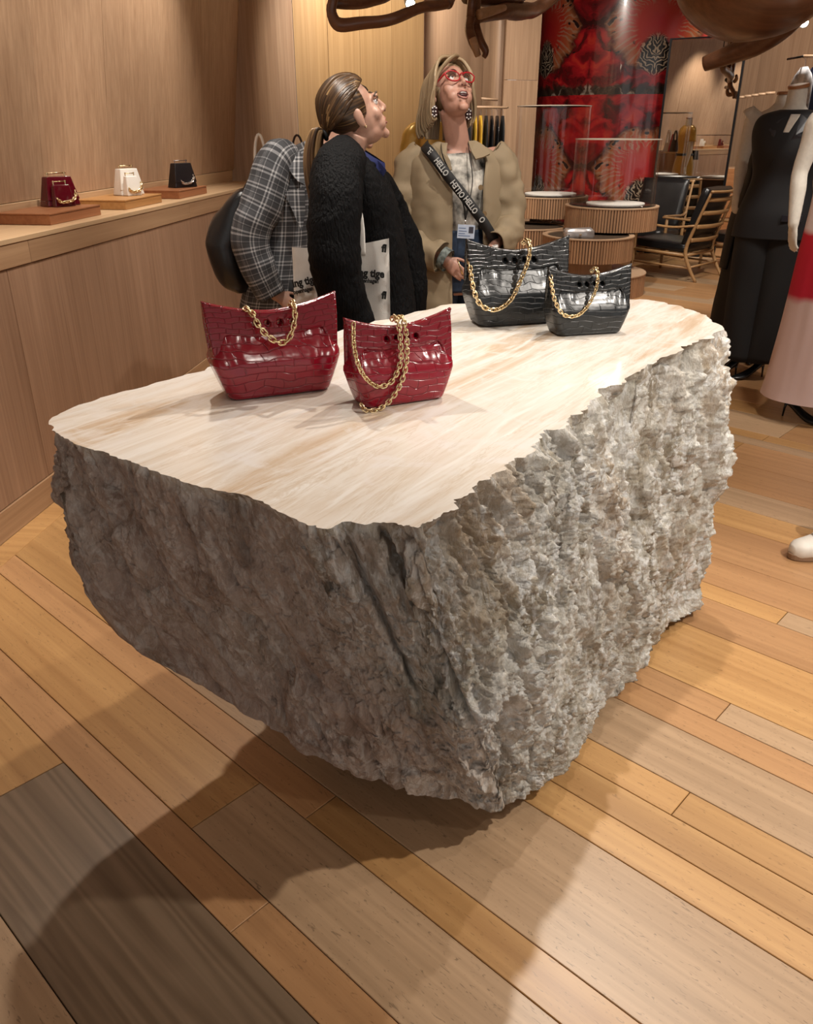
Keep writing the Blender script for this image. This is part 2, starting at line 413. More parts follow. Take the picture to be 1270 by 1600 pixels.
# ------------------------------------------------------------------ upper wall on the left (leans slightly into the room)
wl = bpy.data.objects.new('wall_left', None); link(wl); wl.location = CA-CN*.33; wl.rotation_euler = (0, 0, ct_ang); tag(wl, kind='structure')
lean = math.tan(radians(6))
def lean_panel(y0, y1, z0, z1, mat, th=.02, name='panel', off=0):
    V = [];
    for z in (z0, z1):
        sx = (z-1.05)*lean+off
        V += [(sx-th, y0, z), (sx, y0, z), (sx, y1, z), (sx-th, y1, z)]
    bm = bmesh.new(); vv = [bm.verts.new(v) for v in V]
    for f in ((0, 1, 2, 3), (4, 5, 6, 7), (0, 1, 5, 4), (1, 2, 6, 5), (2, 3, 7, 6), (3, 0, 4, 7)): bm.faces.new([vv[i] for i in f])
    bmesh.ops.bevel(bm, geom=bm.edges[:], offset=.0015, segments=1, affect='EDGES')
    return bm_obj(name, bm, mat, wl)
ys = [-5.0, -3.9, -2.8, -1.9, -1.1, -.42, -.02, .42, .93, 1.62, 2.35, 3.05, 4.2]
for a, b in zip(ys[:-1], ys[1:]): lean_panel(a+.0012, b-.0012, 1.125, 3.25, M['wall'])
for a, b in ((-5, -1.2), (-1.2, 1.1), (1.1, 3.7)): lean_panel(a+.001, b-.001, 1.05, 1.123, M['ledge'], off=.014, th=.04, name='skirting')
bk = lean_panel(-5, 3.7, 1.05, 3.25, M['gap'], .02, 'backing', off=-.021)

# ------------------------------------------------------------------ curved panelled wall at the back
def wall_run(name, pts, mat, z0=0, z1=3.25, th=.03, splits=None, gap=.002):
    """pts: plan polyline [(x,y)], each segment becomes one upright panel with rounded plan"""
    root = bpy.data.objects.new(name, None); link(root); tag(root, kind='structure')
    for i, seg in enumerate(pts):
        ctrl, mt = seg
        c = catmull([Vector((x, y, 0)) for x, y in ctrl], 6) if len(ctrl) > 2 else [Vector((*ctrl[0], 0)), Vector((*ctrl[1], 0))]
        T, _ = frames(c); d0 = (c[1]-c[0]).normalized(); d1 = (c[-1]-c[-2]).normalized()
        c[0] = c[0]+d0*gap; c[-1] = c[-1]-d1*gap
        zs = [z0]+(splits[i] if splits and i in splits else [])+[z1]
        for za, zb in zip(zs[:-1], zs[1:]):
            V = []; n = len(c)
            for p, t in zip(c, T):
                nn = Vector((t.y, -t.x, 0))
                V += [(*(p.xy), za+gap), (*(p.xy), zb-gap), (*((p-nn*th).xy), zb-gap), (*((p-nn*th).xy), za+gap)]
            Fc = []
            for j in range(n-1):
                for q in range(4): Fc.append((j*4+q, j*4+(q+1) % 4, j*4+4+(q+1) % 4, j*4+4+q))
            Fc += [(3, 2, 1, 0), (n*4-4, n*4-3, n*4-2, n*4-1)]
            o = mesh_obj('panel', V, Fc, mt, root, len(ctrl) > 2)
            if len(ctrl) > 2: sharp(o, 40)
    # backing so no light leaks through joints
    V = []; allp = [Vector((x, y, 0)) for s in pts for x, y in s[0]]
    return root
def pp(px, Y): return ((px-635)/1400*Y, Y)
wall_run('wall_back', [
    ([pp(340, 6.85), pp(396, 6.98), pp(430, 7.2), pp(466, 7.3)], M['wall']),
    ([pp(466, 7.3), pp(480, 7.32), pp(500, 7.35), pp(517, 7.4)], M['wall_yellow']),
    ([pp(517, 7.4), pp(565, 7.55)], M['wall_yellow']),
    ([pp(565, 7.55), pp(613, 7.72)], M['wall_yellow']),
    ([pp(613, 7.72), pp(661, 7.9)], M['wall_yellow']),
    ([pp(661, 7.9), pp(675, 8.15), pp(698, 8.6)], M['wall']),
    ([pp(698, 8.6), pp(722, 9.1), pp(742, 9.9), pp(752, 10.4)], M['wall']),
    ([pp(752, 10.4), pp(768, 10.62), pp(789, 10.6)], M['wall']),
    ([pp(784, 10.3), pp(836, 10.45)], M['wall']),
    ([pp(836, 10.45), pp(806, 12.6)], M['wall']),
    ([pp(806, 12.6), pp(1010, 13.3)], M['wall']),
], None, splits={8: [1.91]})
wall_run('wall_right', [
    ([(3.5, 13.3), (4.2, 12.9), (4.7, 12.3)], M['wall']),
    ([(4.7, 12.3), (4.95, 11.8), (5.1, 11.3)], M['wall']),
    ([(5.1, 11.3), (5.3, 10.7)], M['wall']),
    ([(5.3, 10.7), (5.5, 10.0)], M['wall']),
    ([(5.5, 10.0), (5.75, 9.2)], M['wall']),
    ([(5.75, 9.2), (5.95, 8.0)], M['wall']),
    ([(5.95, 8.0), (6.1, 6.0)], M['wall']),
    ([(6.1, 6.0), (6.1, 3.0)], M['wall']),
    ([(6.1, 3.0), (6.1, 0.0)], M['wall']),
], None)
# ------------------------------------------------------------------ the onyx block
def onyx_top():
    m, nt, N, L, b = new_mat('polished_onyx'); setp(b, rough=.22, coat=.25, coatr=.12, sss=0)
    tc = N.new('ShaderNodeTexCoord')
    rot = N.new('ShaderNodeMapping'); rot.inputs['Rotation'].default_value = (0, 0, radians(-57)); L.new(tc.outputs['Object'], rot.inputs['Vector'])
    def noi(sc, scale, detail, dist, rough=.6):
        q = N.new('ShaderNodeMapping'); q.inputs['Scale'].default_value = sc; L.new(rot.outputs[0], q.inputs['Vector'])
        n = N.new('ShaderNodeTexNoise'); n.inputs['Scale'].default_value = scale; n.inputs['Detail'].default_value = detail; n.inputs['Distortion'].default_value = dist; n.inputs['Roughness'].default_value = rough
        L.new(q.outputs[0], n.inputs['Vector']); return n
    def ramp(src, stops):
        r = N.new('ShaderNodeValToRGB'); L.new(src, r.inputs[0])
        while len(r.color_ramp.elements) < len(stops): r.color_ramp.elements.new(.5)
        for el, (p, c) in zip(r.color_ramp.elements, stops): el.position = p; el.color = (*c, 1) if len(c) == 3 else c
        return r
    band = noi((.45, 3.6, 1), 1.7, 7, .9)
    base = ramp(band.outputs['Fac'], [(.28, (.42, .28, .16)), (.40, (.60, .48, .36)), (.50, (.74, .70, .64)), (.57, (.66, .58, .49)), (.66, (.73, .71, .67))])
    fine = noi((1.2, 10.0, 1), 2.4, 6, 1.0)
    fr = ramp(fine.outputs['Fac'], [(.52, (0, 0, 0)), (.64, (.8, .8, .8))])
    mx = N.new('ShaderNodeMix'); mx.data_type = 'RGBA'; L.new(fr.outputs[0], mx.inputs[0]); L.new(base.outputs[0], mx.inputs[6]); mx.inputs[7].default_value = (.80, .78, .74, 1)
    cl = noi((1.4, 1.0, 1), 5.0, 7, 1.6)
    cr = ramp(cl.outputs['Fac'], [(.54, (0, 0, 0)), (.68, (.8, .8, .8))])
    mx2 = N.new('ShaderNodeMix'); mx2.data_type = 'RGBA'; L.new(cr.outputs[0], mx2.inputs[0]); L.new(mx.outputs[2], mx2.inputs[6]); mx2.inputs[7].default_value = (.75, .72, .69, 1)
    # thin rusty veins
    ve = noi((.6, 7.0, 1), 1.3, 8, .6, .7)
    vr = ramp(ve.outputs['Fac'], [(.490, (0, 0, 0)), (.50, (.30, .30, .30)), (.51, (0, 0, 0))])
    mx3 = N.new('ShaderNodeMix'); mx3.data_type = 'RGBA'; L.new(vr.outputs[0], mx3.inputs[0]); L.new(mx2.outputs[2], mx3.inputs[6]); mx3.inputs[7].default_value = (.45, .30, .15, 1)
    L.new(mx3.outputs[2], b.inputs['Base Color'])
    return m
def rough_stone():
    m, nt, N, L, b = new_mat('rough_onyx'); setp(b, rough=.62, spec=.5)
    tc = N.new('ShaderNodeTexCoord')
    def noi(sc, scale, detail, dist=0, rough=.6):
        q = N.new('ShaderNodeMapping'); q.inputs['Scale'].default_value = sc; L.new(tc.outputs['Object'], q.inputs['Vector'])
        n = N.new('ShaderNodeTexNoise'); n.inputs['Scale'].default_value = scale; n.inputs['Detail'].default_value = detail; n.inputs['Distortion'].default_value = dist; n.inputs['Roughness'].default_value = rough
        L.new(q.outputs[0], n.inputs['Vector']); return n
    def ramp(src, stops):
        r = N.new('ShaderNodeValToRGB'); L.new(src, r.inputs[0])
        while len(r.color_ramp.elements) < len(stops): r.color_ramp.elements.new(.5)
        for el, (p, c) in zip(r.color_ramp.elements, stops): el.position = p; el.color = (*c, 1)
        return r
    def mixc(f, a, bb):
        x = N.new('ShaderNodeMix'); x.data_type = 'RGBA'
        if isinstance(f, float): x.inputs[0].default_value = f
        else: L.new(f, x.inputs[0])
        for s, i in ((a, 6), (bb, 7)):
            if isinstance(s, tuple): x.inputs[i].default_value = (*s, 1)
            else: L.new(s, x.inputs[i])
        return x.outputs[2]
    at = N.new('ShaderNodeAttribute'); at.attribute_name = 'side'
    big = noi((1, 1, .5), 6.0, 8, 1.2, .68)
    pale = ramp(big.outputs['Fac'], [(.30, (.30, .245, .17)), (.43, (.46, .40, .31)), (.53, (.72, .69, .62)), (.62, (.55, .50, .41)), (.74, (.80, .78, .73))])
    mauve = ramp(big.outputs['Fac'], [(.32, (.20, .14, .11)), (.44, (.40, .30, .25)), (.54, (.54, .43, .37)), (.63, (.41, .31, .25)), (.72, (.74, .65, .59))])
    c = mixc(at.outputs['Fac'], mauve.outputs[0], pale.outputs[0])
    warm = noi((1, 1, .6), 2.6, 3, .5); wr = ramp(warm.outputs['Fac'], [(.55, (0, 0, 0)), (.70, (.55, .55, .55))])
    c = mixc(wr.outputs[0], c, (.50, .33, .19))
    gr = noi((1, 1, .7), 3.3, 4, .7); g2 = N.new('ShaderNodeMapping'); gq = ramp(gr.outputs['Fac'], [(.60, (0, 0, 0)), (.72, (.5, .5, .5))])
    c = mixc(gq.outputs[0], c, (.30, .30, .23))
    fl_ = noi((1.0, 1.0, .5), 30, 6, 1.5, .7)
    ft = ramp(fl_.outputs['Fac'], [(.47, (0, 0, 0)), (.58, (1, 1, 1))])
    ff = N.new('ShaderNodeMath'); ff.operation = 'MULTIPLY'; L.new(ft.outputs[0], ff.inputs[0])
    mr = N.new('ShaderNodeMapRange'); L.new(at.outputs['Fac'], mr.inputs[0]); mr.inputs[3].default_value = .35; mr.inputs[4].default_value = 1.0; L.new(mr.outputs[0], ff.inputs[1])
    pz = noi((1, 1, .6), 5.0, 3, .8); pr = ramp(pz.outputs['Fac'], [(.40, (.25, .25, .25)), (.56, (1, 1, 1))]); f2 = N.new('ShaderNodeMath'); f2.operation = 'MULTIPLY'; L.new(ff.outputs[0], f2.inputs[0]); L.new(pr.outputs[0], f2.inputs[1]); ff = f2
    c = mixc(ff.outputs[0], c, (.93, .92, .89))
    dk = noi((1.2, 1.2, .3), 11, 5, .8, .65); dr = ramp(dk.outputs['Fac'], [(.30, (.9, .9, .9)), (.38, (0, 0, 0))])
    c = mixc(dr.outputs[0], c, (.13, .11, .085))
    L.new(c, b.inputs['Base Color'])
    b1 = noi((1, 1, .6), 45, 8, 1.2, .75); b2 = noi((1.2, 1.2, .3), 14, 6, .8, .7)
    bp2 = N.new('ShaderNodeBump'); bp2.inputs['Strength'].default_value = .7; bp2.inputs['Distance'].default_value = .03; L.new(b2.outputs['Fac'], bp2.inputs['Height'])
    bp = N.new('ShaderNodeBump'); bp.inputs['Strength'].default_value = .85; bp.inputs['Distance'].default_value = .012; L.new(b1.outputs['Fac'], bp.inputs['Height'])
    L.new(bp2.outputs['Normal'], bp.inputs['Normal']); L.new(bp.outputs['Normal'], b.inputs['Normal'])
    rr = ramp(fl_.outputs['Fac'], [(.45, (.75, .75, .75)), (.65, (.35, .35, .35))]); L.new(rr.outputs[0], b.inputs['Roughness'])
    return m
TOPZ = .9
front = [((78, 655), (110, 850, .62)), ((96, 684), (165, 960, .5)), ((160, 708), (260, 1040, .36)), ((215, 727), (330, 1090, .28)), ((270, 748), (400, 1135, .235)),
         ((330, 766), (480, 1172, .2)), ((390, 778), (560, 1207, .17)), ((450, 806), (640, 1240, .15)), ((510, 827), (715, 1254, .13)), ((600, 818), (765, 1272, .12)),
         ((655, 825), (800, 1260, .11)), ((730, 785), (890, 1198, .09)), ((800, 722), (945, 1110, .07)), ((890, 662), (1000, 1060, .06)), ((1000, 580), (1035, 990, .05)), ((1126, 522), (1090, 948, .03))]
back = [(1124, 503), (1090, 487), (1040, 472), (985, 467), (880, 465), (735, 471), (600, 497), (440, 540), (310, 577), (225, 602), (140, 627)]
ctr = Vector((.08, 1.85, 0))
Tc, Bc, side = [], [], []
for i, (t, bq) in enumerate(front):
    Tc.append(atz(*t, TOPZ)); Bc.append(atz(bq[0], bq[1], bq[2])); side.append(0.0 if i < 7 else (1.0 if i > 10 else (i-6)/5))
for i, t in enumerate(back):
    p = atz(*t, TOPZ); f = (i+1)/12; zb = .03+(.62-.03)*max(0, (f-.45)/.55)**1.2
    q = ctr+(Vector((p.x, p.y, 0))-ctr)*(.93-.2*sin(pi*f)); q.z = zb
    if i == 0: q = Bc[15].lerp(q, .5)
    Tc.append(p); Bc.append(q); side.append(1.0 if i < 8 else 1-(i-7)/4)
def cat_var(pts):
    pts = [Vector(p) for p in pts]; m = len(pts); out = []
    for i in range(m):
        sub = 44 if i < 15 else 9
        p0, p1, p2, p3 = pts[i-1], pts[i], pts[(i+1) % m], pts[(i+2) % m]
        for k in range(sub):
            t = k/sub; out.append(.5*((2*p1)+(p2-p0)*t+(2*p0-5*p1+4*p2-p3)*t*t+(3*p1-p0-3*p2+p3)*t**3))
    return out
Tl = cat_var(Tc); Bl = cat_var(Bc); n = len(Tl)
Sl = [v.x for v in cat_var([Vector((s, 0, 0)) for s in side])]
stone = thing('stone_table', 'massive rough onyx boulder table with flat polished top', 'table', (0, 0, 0))
ROWS = 210; UND = 14
V = []; SA = []
outw = []
for i in range(n):
    t = Tl[(i+3) % n]-Tl[(i-3) % n]; o_ = Vector((t.y, -t.x, 0)).normalized()
    outw.append(o_)
for i in range(n):   # ragged upper edge
    p = Tl[i]; s = Sl[i]
    r = noise.fractal(Vector((p.x*14, p.y*14, 1.3)), .8, 2.1, 4)
    r2 = noise.noise(Vector((p.x*5, p.y*5, 7.3)))
    r3 = noise.cell(Vector((p.x*22, p.y*22, 2.2)))
    Tl[i] = p-outw[i]*(abs(r)*(.012+.020*s)+.014*s*r2+.007*s*r3)
for j in range(ROWS+1):
    s = j/ROWS
    for i in range(n):
        p = Tl[i].lerp(Bl[i], s); o_ = outw[i]; sd = Sl[i]
        p = p+o_*((.012+.02*sd)*sin(pi*min(1, s*1.05)))
        q = p*1.0
        mask = min(1, s/.035)
        fade = 1-.35*max(0, (s-.93)/.07)
        w1_ = noise.noise(q*6)*.25
        ql = Vector((q.x*1.0+q.z*.28, q.y+q.z*.05, q.z))              # layers lean to the right going down
        big = noise.fractal(Vector((ql.x*2.6, ql.y*2.6, ql.z*1.1)), .9, 2.0, 3)
        # broken plates: sharp steps between flat shards, stretched downwards
        v1 = noise.voronoi(Vector((ql.x*6.5+w1_, ql.y*6.5, ql.z*2.6+w1_)))
        c1 = noise.cell(v1[1][0]*7.3)
        v2 = noise.voronoi(Vector((ql.x*19+w1_*2, ql.y*19, ql.z*9+w1_*2)))
        c2 = noise.cell(v2[1][0]*5.1)
        edge1 = min(1, (v1[0][1]-v1[0][0])/.10); edge2 = min(1, (v2[0][1]-v2[0][0])/.12)
        rid = noise.ridged_multi_fractal(Vector((ql.x*13, ql.y*13, ql.z*3.2)), .85, 2.2, 6, 1.0, 2.0)
        med = noise.fractal(Vector((q.x*30+5, q.y*30, q.z*22)), .6, 2.2, 5)
        fin = noise.turbulence(Vector((q.x*95, q.y*95, q.z*70)), 4, True)
        rg_ = noise.noise(Vector((ql.x*2.5, ql.y*2.5, ql.z*2.5+20)))*.5+.5       # where it is shaggy, where it is smooth
        shag = (.6+.75*sd)*(.4+.9*rg_)
        d = -.010*sd-.004+big*.034+c1*.022*edge1+c2*.010*edge2*shag-(rid-1.0)*.011*(1.2-.5*sd)+med*.011*shag+(fin-.5)*.008*shag
        # deep cracks running down
        cr = noise.noise(Vector((ql.x*6.0, ql.y*6.0, ql.z*.9+4)))
        g_ = noise.noise(Vector((q.x*4, q.y*4, q.z*5+9)))
        d -= .035*max(0, 1-abs(cr)/.05)*max(0, g_+.15)*2
        # small pits
        pit = noise.voronoi(Vector((ql.x*16, ql.y*16, ql.z*7)))[0][0]
        d -= .02*max(0, 1-pit/.16)
        p = p+o_*(d*mask*fade)
        p.z += mask*fade*.010*med*(1 if s < .96 else 1)
        if s < .04: p.z = min(p.z, TOPZ-.001*(s > 0))
        V.append(p); SA.append(max(0, min(1, sd+.35*noise.noise(Vector((q.x*3, q.y*3, q.z*3+2)))+max(0, 1-s/(.035+.03*noise.noise(Vector((q.x*9, q.y*9, 5))))) )))
last = ROWS*n
for j in range(1, UND+1):
    f = j/UND
    for i in range(n):
        p = V[last+i]; c2 = ctr+Vector((0, 0, 0)); tz = .10
        q = Vector((p.x, p.y, 0)).lerp(ctr, .62*f); z = p.z+(tz-p.z)*(f**.6)
        z += .012*noise.fractal(Vector((q.x*9, q.y*9, 3)), .8, 2, 4)*sin(pi*f)
        V.append(Vector((q.x, q.y, z))); SA.append(SA[last+i])
Fc = []
for j in range(ROWS+UND):
    for i in range(n):
        i2 = (i+1) % n; Fc.append((j*n+i, (j+1)*n+i, (j+1)*n+i2, j*n+i2))
Fc.append(tuple((ROWS+UND)*n+i for i in range(n-1, -1, -1)))
sb = mesh_obj('rough_body', V, Fc, rough_stone(), stone, True)
at = sb.data.attributes.new('side', 'FLOAT', 'POINT'); at.data.foreach_set('value', SA)
sb['label'] = 'rough broken flanks of pale and mauve stone'
# polished top, sharing the ragged edge
V2 = [(V[i].x, V[i].y, TOPZ) for i in range(n)]; Fc2 = [tuple(range(n))]
tp = mesh_obj('polished_top', V2, Fc2, onyx_top(), stone, False); tp['label'] = 'polished cream and tan banded top'
pl = box('support_foot', -.3, .3, -.28, .28, 0, .14, M['black_metal'], stone, .01); pl.location = (ctr.x, ctr.y, 0)
# ------------------------------------------------------------------ crocodile leather handbags on the stone
def croc(name, col, cell=.027, rough=.2, flat=False):
    m, nt, N, L, b = new_mat(name); setp(b, rough=rough, coat=.25, coatr=.12)
    tc = N.new('ShaderNodeTexCoord')
    nz = N.new('ShaderNodeTexNoise'); nz.inputs['Scale'].default_value = 10; L.new(tc.outputs['Object'], nz.inputs['Vector'])
    sub = N.new('ShaderNodeVectorMath'); sub.operation = 'SUBTRACT'; L.new(nz.outputs['Color'], sub.inputs[0]); sub.inputs[1].default_value = (.5, .5, .5)
    sc = N.new('ShaderNodeVectorMath'); sc.operation = 'SCALE'; sc.inputs['Scale'].default_value = .05; L.new(sub.outputs[0], sc.inputs[0])
    add = N.new('ShaderNodeVectorMath'); add.operation = 'ADD'; L.new(tc.outputs['Object'], add.inputs[0]); L.new(sc.outputs[0], add.inputs[1])
    sp = N.new('ShaderNodeSeparateXYZ'); L.new(add.outputs[0], sp.inputs[0])
    ad2 = N.new('ShaderNodeMath'); ad2.operation = 'ADD'; L.new(sp.outputs['X'], ad2.inputs[0]); L.new(sp.outputs['Z' if flat else 'Y'], ad2.inputs[1])
    cb = N.new('ShaderNodeCombineXYZ'); L.new(ad2.outputs[0], cb.inputs['X']); L.new(sp.outputs['Y' if flat else 'Z'], cb.inputs['Y'])
    br = N.new('ShaderNodeTexBrick'); L.new(cb.outputs[0], br.inputs['Vector']); br.inputs['Scale'].default_value = 1.0
    br.inputs['Brick Width'].default_value = cell*1.7; br.inputs['Row Height'].default_value = cell*.62; br.inputs['Mortar Size'].default_value = .0016; br.inputs['Mortar Smooth'].default_value = 1.0
    br.inputs['Color1'].default_value = (1, 1, 1, 1); br.inputs['Color2'].default_value = (1, 1, 1, 1); br.inputs['Mortar'].default_value = (0, 0, 0, 1)
    bp = N.new('ShaderNodeBump'); bp.inputs['Strength'].default_value = .7; bp.inputs['Distance'].default_value = .0016; L.new(br.outputs['Color'], bp.inputs['Height'])
    n2 = N.new('ShaderNodeTexNoise'); n2.inputs['Scale'].default_value = 25; n2.inputs['Detail'].default_value = 2; L.new(tc.outputs['Object'], n2.inputs['Vector'])
    bp2 = N.new('ShaderNodeBump'); bp2.inputs['Strength'].default_value = .28; bp2.inputs['Distance'].default_value = .006; L.new(n2.outputs['Fac'], bp2.inputs['Height']); L.new(bp.outputs['Normal'], bp2.inputs['Normal'])
    L.new(bp2.outputs['Normal'], b.inputs['Normal'])
    mx = N.new('ShaderNodeMix'); mx.data_type = 'RGBA'; L.new(br.outputs['Color'], mx.inputs[0]); mx.inputs[6].default_value = (*[c*.7 for c in col], 1); mx.inputs[7].default_value = (*col, 1)
    L.new(mx.outputs[2], b.inputs['Base Color'])
    return m
M['croc_red'] = croc('croc_leather_red', (.25, .003, .016))
M['croc_black'] = croc('croc_leather_black', (.006, .008, .010), rough=.36)
M['frame_red'] = croc('frame_leather_red', (.20, .0025, .012), .02, .22, True)
M['frame_black'] = croc('frame_leather_black', (.006, .007, .008), .02, .26, True)

def link_mesh(L_, r, mat):
    """oval chain link in the xy plane, long axis x"""
    pts = []; h = L_/2-L_*.3; R_ = L_*.3
    for k in range(7): a = -pi/2+pi*k/6; pts.append((h+R_*cos(a), R_*sin(a), 0))
    for k in range(7): a = pi/2+pi*k/6; pts.append((-h+R_*cos(a), R_*sin(a), 0))
    n = len(pts); V = []; Fc = []; sg = 5
    for i, p in enumerate(pts):
        p = Vector(p); t = (Vector(pts[(i+1) % n])-Vector(pts[i-1])).normalized(); o_ = Vector((t.y, -t.x, 0))
        for k in range(sg): a = 2*pi*k/sg; V.append(p+o_*(r*cos(a))+Vector((0, 0, r*sin(a))))
    for i in range(n):
        for k in range(sg):
            Fc.append((i*sg+k, i*sg+(k+1) % sg, ((i+1) % n)*sg+(k+1) % sg, ((i+1) % n)*sg+k))
    me = bpy.data.meshes.new('link'); me.from_pydata([tuple(v) for v in V], [], Fc); me.materials.append(mat)
    me.polygons.foreach_set('use_smooth', [True]*len(me.polygons)); return me
def chain(parent, path, L_=.016, r=.0021, mat=None, roll=.6):
    root = bpy.data.objects.new('chain', None); link(root, parent); root.empty_display_size = .02
    root['label'] = 'gold chain of oval links'
    me = link_mesh(L_, r, mat or M['gold']); pts = catmull(path, 12); step = L_*.66
    # walk along the path
    acc = 0; pos = [pts[0]]; 
    for a, b in zip(pts[:-1], pts[1:]):
        d = (b-a).length; s = 0
        while acc+d-s >= step:
            s += step-acc; acc = 0; pos.append(a.lerp(b, s/d))
        acc += d-s
    T, Nn = frames(pos)
    for i, p in enumerate(pos):
        x = T[i]; y = Nn[i]; z = x.cross(y); an = roll if i % 2 else roll+pi/2
        y2 = y*cos(an)+z*sin(an); z2 = x.cross(y2)
        o = bpy.data.objects.new('link', me); link(o, root)
        o.matrix_local = Matrix(((x.x, y2.x, z2.x, p.x), (x.y, y2.y, z2.y, p.y), (x.z, y2.z, z2.z, p.z), (0, 0, 0, 1)))
    return root
def plate_with_holes(name, outline, holes, depth, bev, mat, parent):
    cu = bpy.data.curves.new(name, 'CURVE'); cu.dimensions = '2D'; cu.fill_mode = 'BOTH'; cu.extrude = depth; cu.bevel_depth = bev; cu.bevel_resolution = 2
    for pts in [outline]+holes:
        s = cu.splines.new('POLY'); s.points.add(len(pts)-1); s.use_cyclic_u = True
        for q, (x, y) in zip(s.points, pts): q.co = (x, y, 0, 1)
    o = bpy.data.objects.new(name, cu); COL.objects.link(o)
    dg = bpy.context.evaluated_depsgraph_get(); dg.update(); me = bpy.data.meshes.new_from_object(o.evaluated_get(dg)); bpy.data.objects.remove(o)
    me.name = name; me.materials.clear(); me.materials.append(mat)
    me.polygons.foreach_set('use_smooth', [True]*len(me.polygons))
    o = bpy.data.objects.new(name, me); link(o, parent); sharp(o, 40); return o
def rrect(a, b, n=6, p=.28):
    """rounded rectangle ring, ccw from +x"""
    out = []; r = min(a, b)*p*2 if b > .02 else b*.9
    r = min(r, a, b)
    for cx, cy, a0 in ((a-r, b-r, 0), (-a+r, b-r, pi/2), (-a+r, -b+r, pi), (a-r, -b+r, 3*pi/2)):
        for k in range(n+1):
            t = a0+pi/2*k/n; out.append((cx+r*cos(t), cy+r*sin(t)))
    return out
def peak_bag(label, A, B, hw, red, chains, dep=.36):
    Wd = (B-A).length/.80; H = Wd*hw
    xd = (B-A).normalized(); ang = atan2(xd.y, xd.x)
    b0 = Wd*dep/2; c = (A+B)/2+Vector((-xd.y, xd.x, 0))*b0
    t = thing('handbag', label, 'handbag', (c.x, c.y, TOPZ+.0008), ang, None)
    lm, fm = (M['croc_red'], M['frame_red']) if red else (M['croc_black'], M['frame_black'])
    # leather body: rings of (z, half width, half depth)
    prof = [(0, .36, .80), (.012, .392, .96), (.03, .405, 1.0), (.14, .438, 1.06), (.28, .475, 1.10), (.37, .498, 1.08), (.42, .50, .98), (.48, .486, .84), (.54, .462, .68), (.60, .44, .54), (.66, .425, .42), (.70, .41, .32), (.712, .39, .25)]
    V = []; Fc = []; prof2 = []
    for i in range(len(prof)-1):
        for k in range(3):
            f = k/3; prof2.append(tuple(p+(q-p)*f for p, q in zip(prof[i], prof[i+1])))
    prof2.append(prof[-1]); nn = 0
    for z, a, d in prof2:
        ring = rrect(a*Wd, d*b0, 8, .22); 
        # resample with extra points along the long sides for folds
        dense = []
        for i in range(len(ring)):
            p, q = Vector(ring[i]), Vector(ring[(i+1) % len(ring)]); m_ = max(1, int((q-p).length/(Wd*.03)))
            m_ = 26 if (q-p).length > Wd*.3 else (5 if (q-p).length > Wd*.05 else 1)
            for k in range(m_): dense.append(p.lerp(q, k/m_))
        if nn == 0: nn = len(dense)
        dense = dense[:nn] if len(dense) >= nn else dense+[dense[-1]]*(nn-len(dense))
        for p in dense:
            x, y = p; f = 0
            if .45 < z < .72 and abs(x) > .22*Wd:      # gathered folds below the frame corners
                f = .012*Wd*sin(abs(x)/Wd*95)*sin(pi*(z-.45)/.27)
            crease = -.012*Wd*math.exp(-((abs(x)/Wd-.30-.25*(z-.3))/.03)**2)*(.3 < z < .7)
            sg_ = 1 if y > 0 else -1
            V.append(((x), y+sg_*(f+crease), z*H))
    for i in range(len(prof2)-1):
        for k in range(nn): Fc.append((i*nn+k, i*nn+(k+1) % nn, (i+1)*nn+(k+1) % nn, (i+1)*nn+k))
    Fc.append(tuple(range(nn-1, -1, -1))); Fc.append(tuple(range((len(prof2)-1)*nn, len(prof2)*nn)))
    mesh_obj('body', V, Fc, lm, t, True)
    # stiff frame: one plate in front, one behind, with finger holes
    out = []
    for k in range(25):
        x = -.5+k/24; out.append((x*Wd, H*(.855+.145*(abs(x)*2)**1.7)))
    out += [(.492*Wd, .80*H), (.476*Wd, .60*H), (.466*Wd, .47*H), (.452*Wd, .47*H), (.40*Wd, .66*H), (.385*Wd, .695*H), (.35*Wd, .70*H), (.20*Wd, .665*H)]
    out += [(-x, z) for x, z in reversed(out[-8:])]
    holes = []
    for hx in (-.145, -.05, .05, .145):
        holes.append([(hx*Wd+(.024*Wd+.0045)*cos(2*pi*k/14), H*.762+(.028*Wd+.0045)*sin(2*pi*k/14)) for k in range(14)])
    for s in (-1, 1):
        fr = plate_with_holes('frame', out, [list(h) for h in holes], .002, .0048, fm, t)
        fr.rotation_euler = (pi/2+s*radians(16), 0, 0)
        # hinge at frame bottom; tilt so both plates meet near the top
        fr.location = (0, s*(b0*.40)+s*.0, 0)
        y_at = b0*.40
        fr.location.y = s*(b0*.60+H*.47*math.tan(radians(16)))
        fr['label'] = 'stiff top frame with four finger holes'
    # side gusset between the plates
    for s in (-1, 1):
        yb = b0*.10
        V = [(s*.455*Wd, -b0*.62, .47*H), (s*.455*Wd, b0*.62, .47*H), (s*.488*Wd, yb, .93*H), (s*.488*Wd, -yb, .93*H),
             (s*.44*Wd, -b0*.62, .47*H), (s*.44*Wd, b0*.62, .47*H), (s*.478*Wd, yb, .93*H), (s*.478*Wd, -yb, .93*H)]
        mesh_obj('gusset', V, [(0, 1, 2, 3), (4, 5, 6, 7), (0, 1, 5, 4), (1, 2, 6, 5), (2, 3, 7, 6), (3, 0, 4, 7)], fm, t)
    st = box('logo_stamp', .0*Wd, .09*Wd, -.0004, .0004, -.0015, .0015, M['gold'], t, 0); st.location = (.02*Wd, -(b0*.42), .655*H); st['label'] = 'tiny gold stamp'
    for path in chains:
        chain(t, [Vector((x*Wd, y*b0, z*H)) for x, y, z in path], L_=Wd*.062, r=Wd*.0078)
    return t, Wd, H
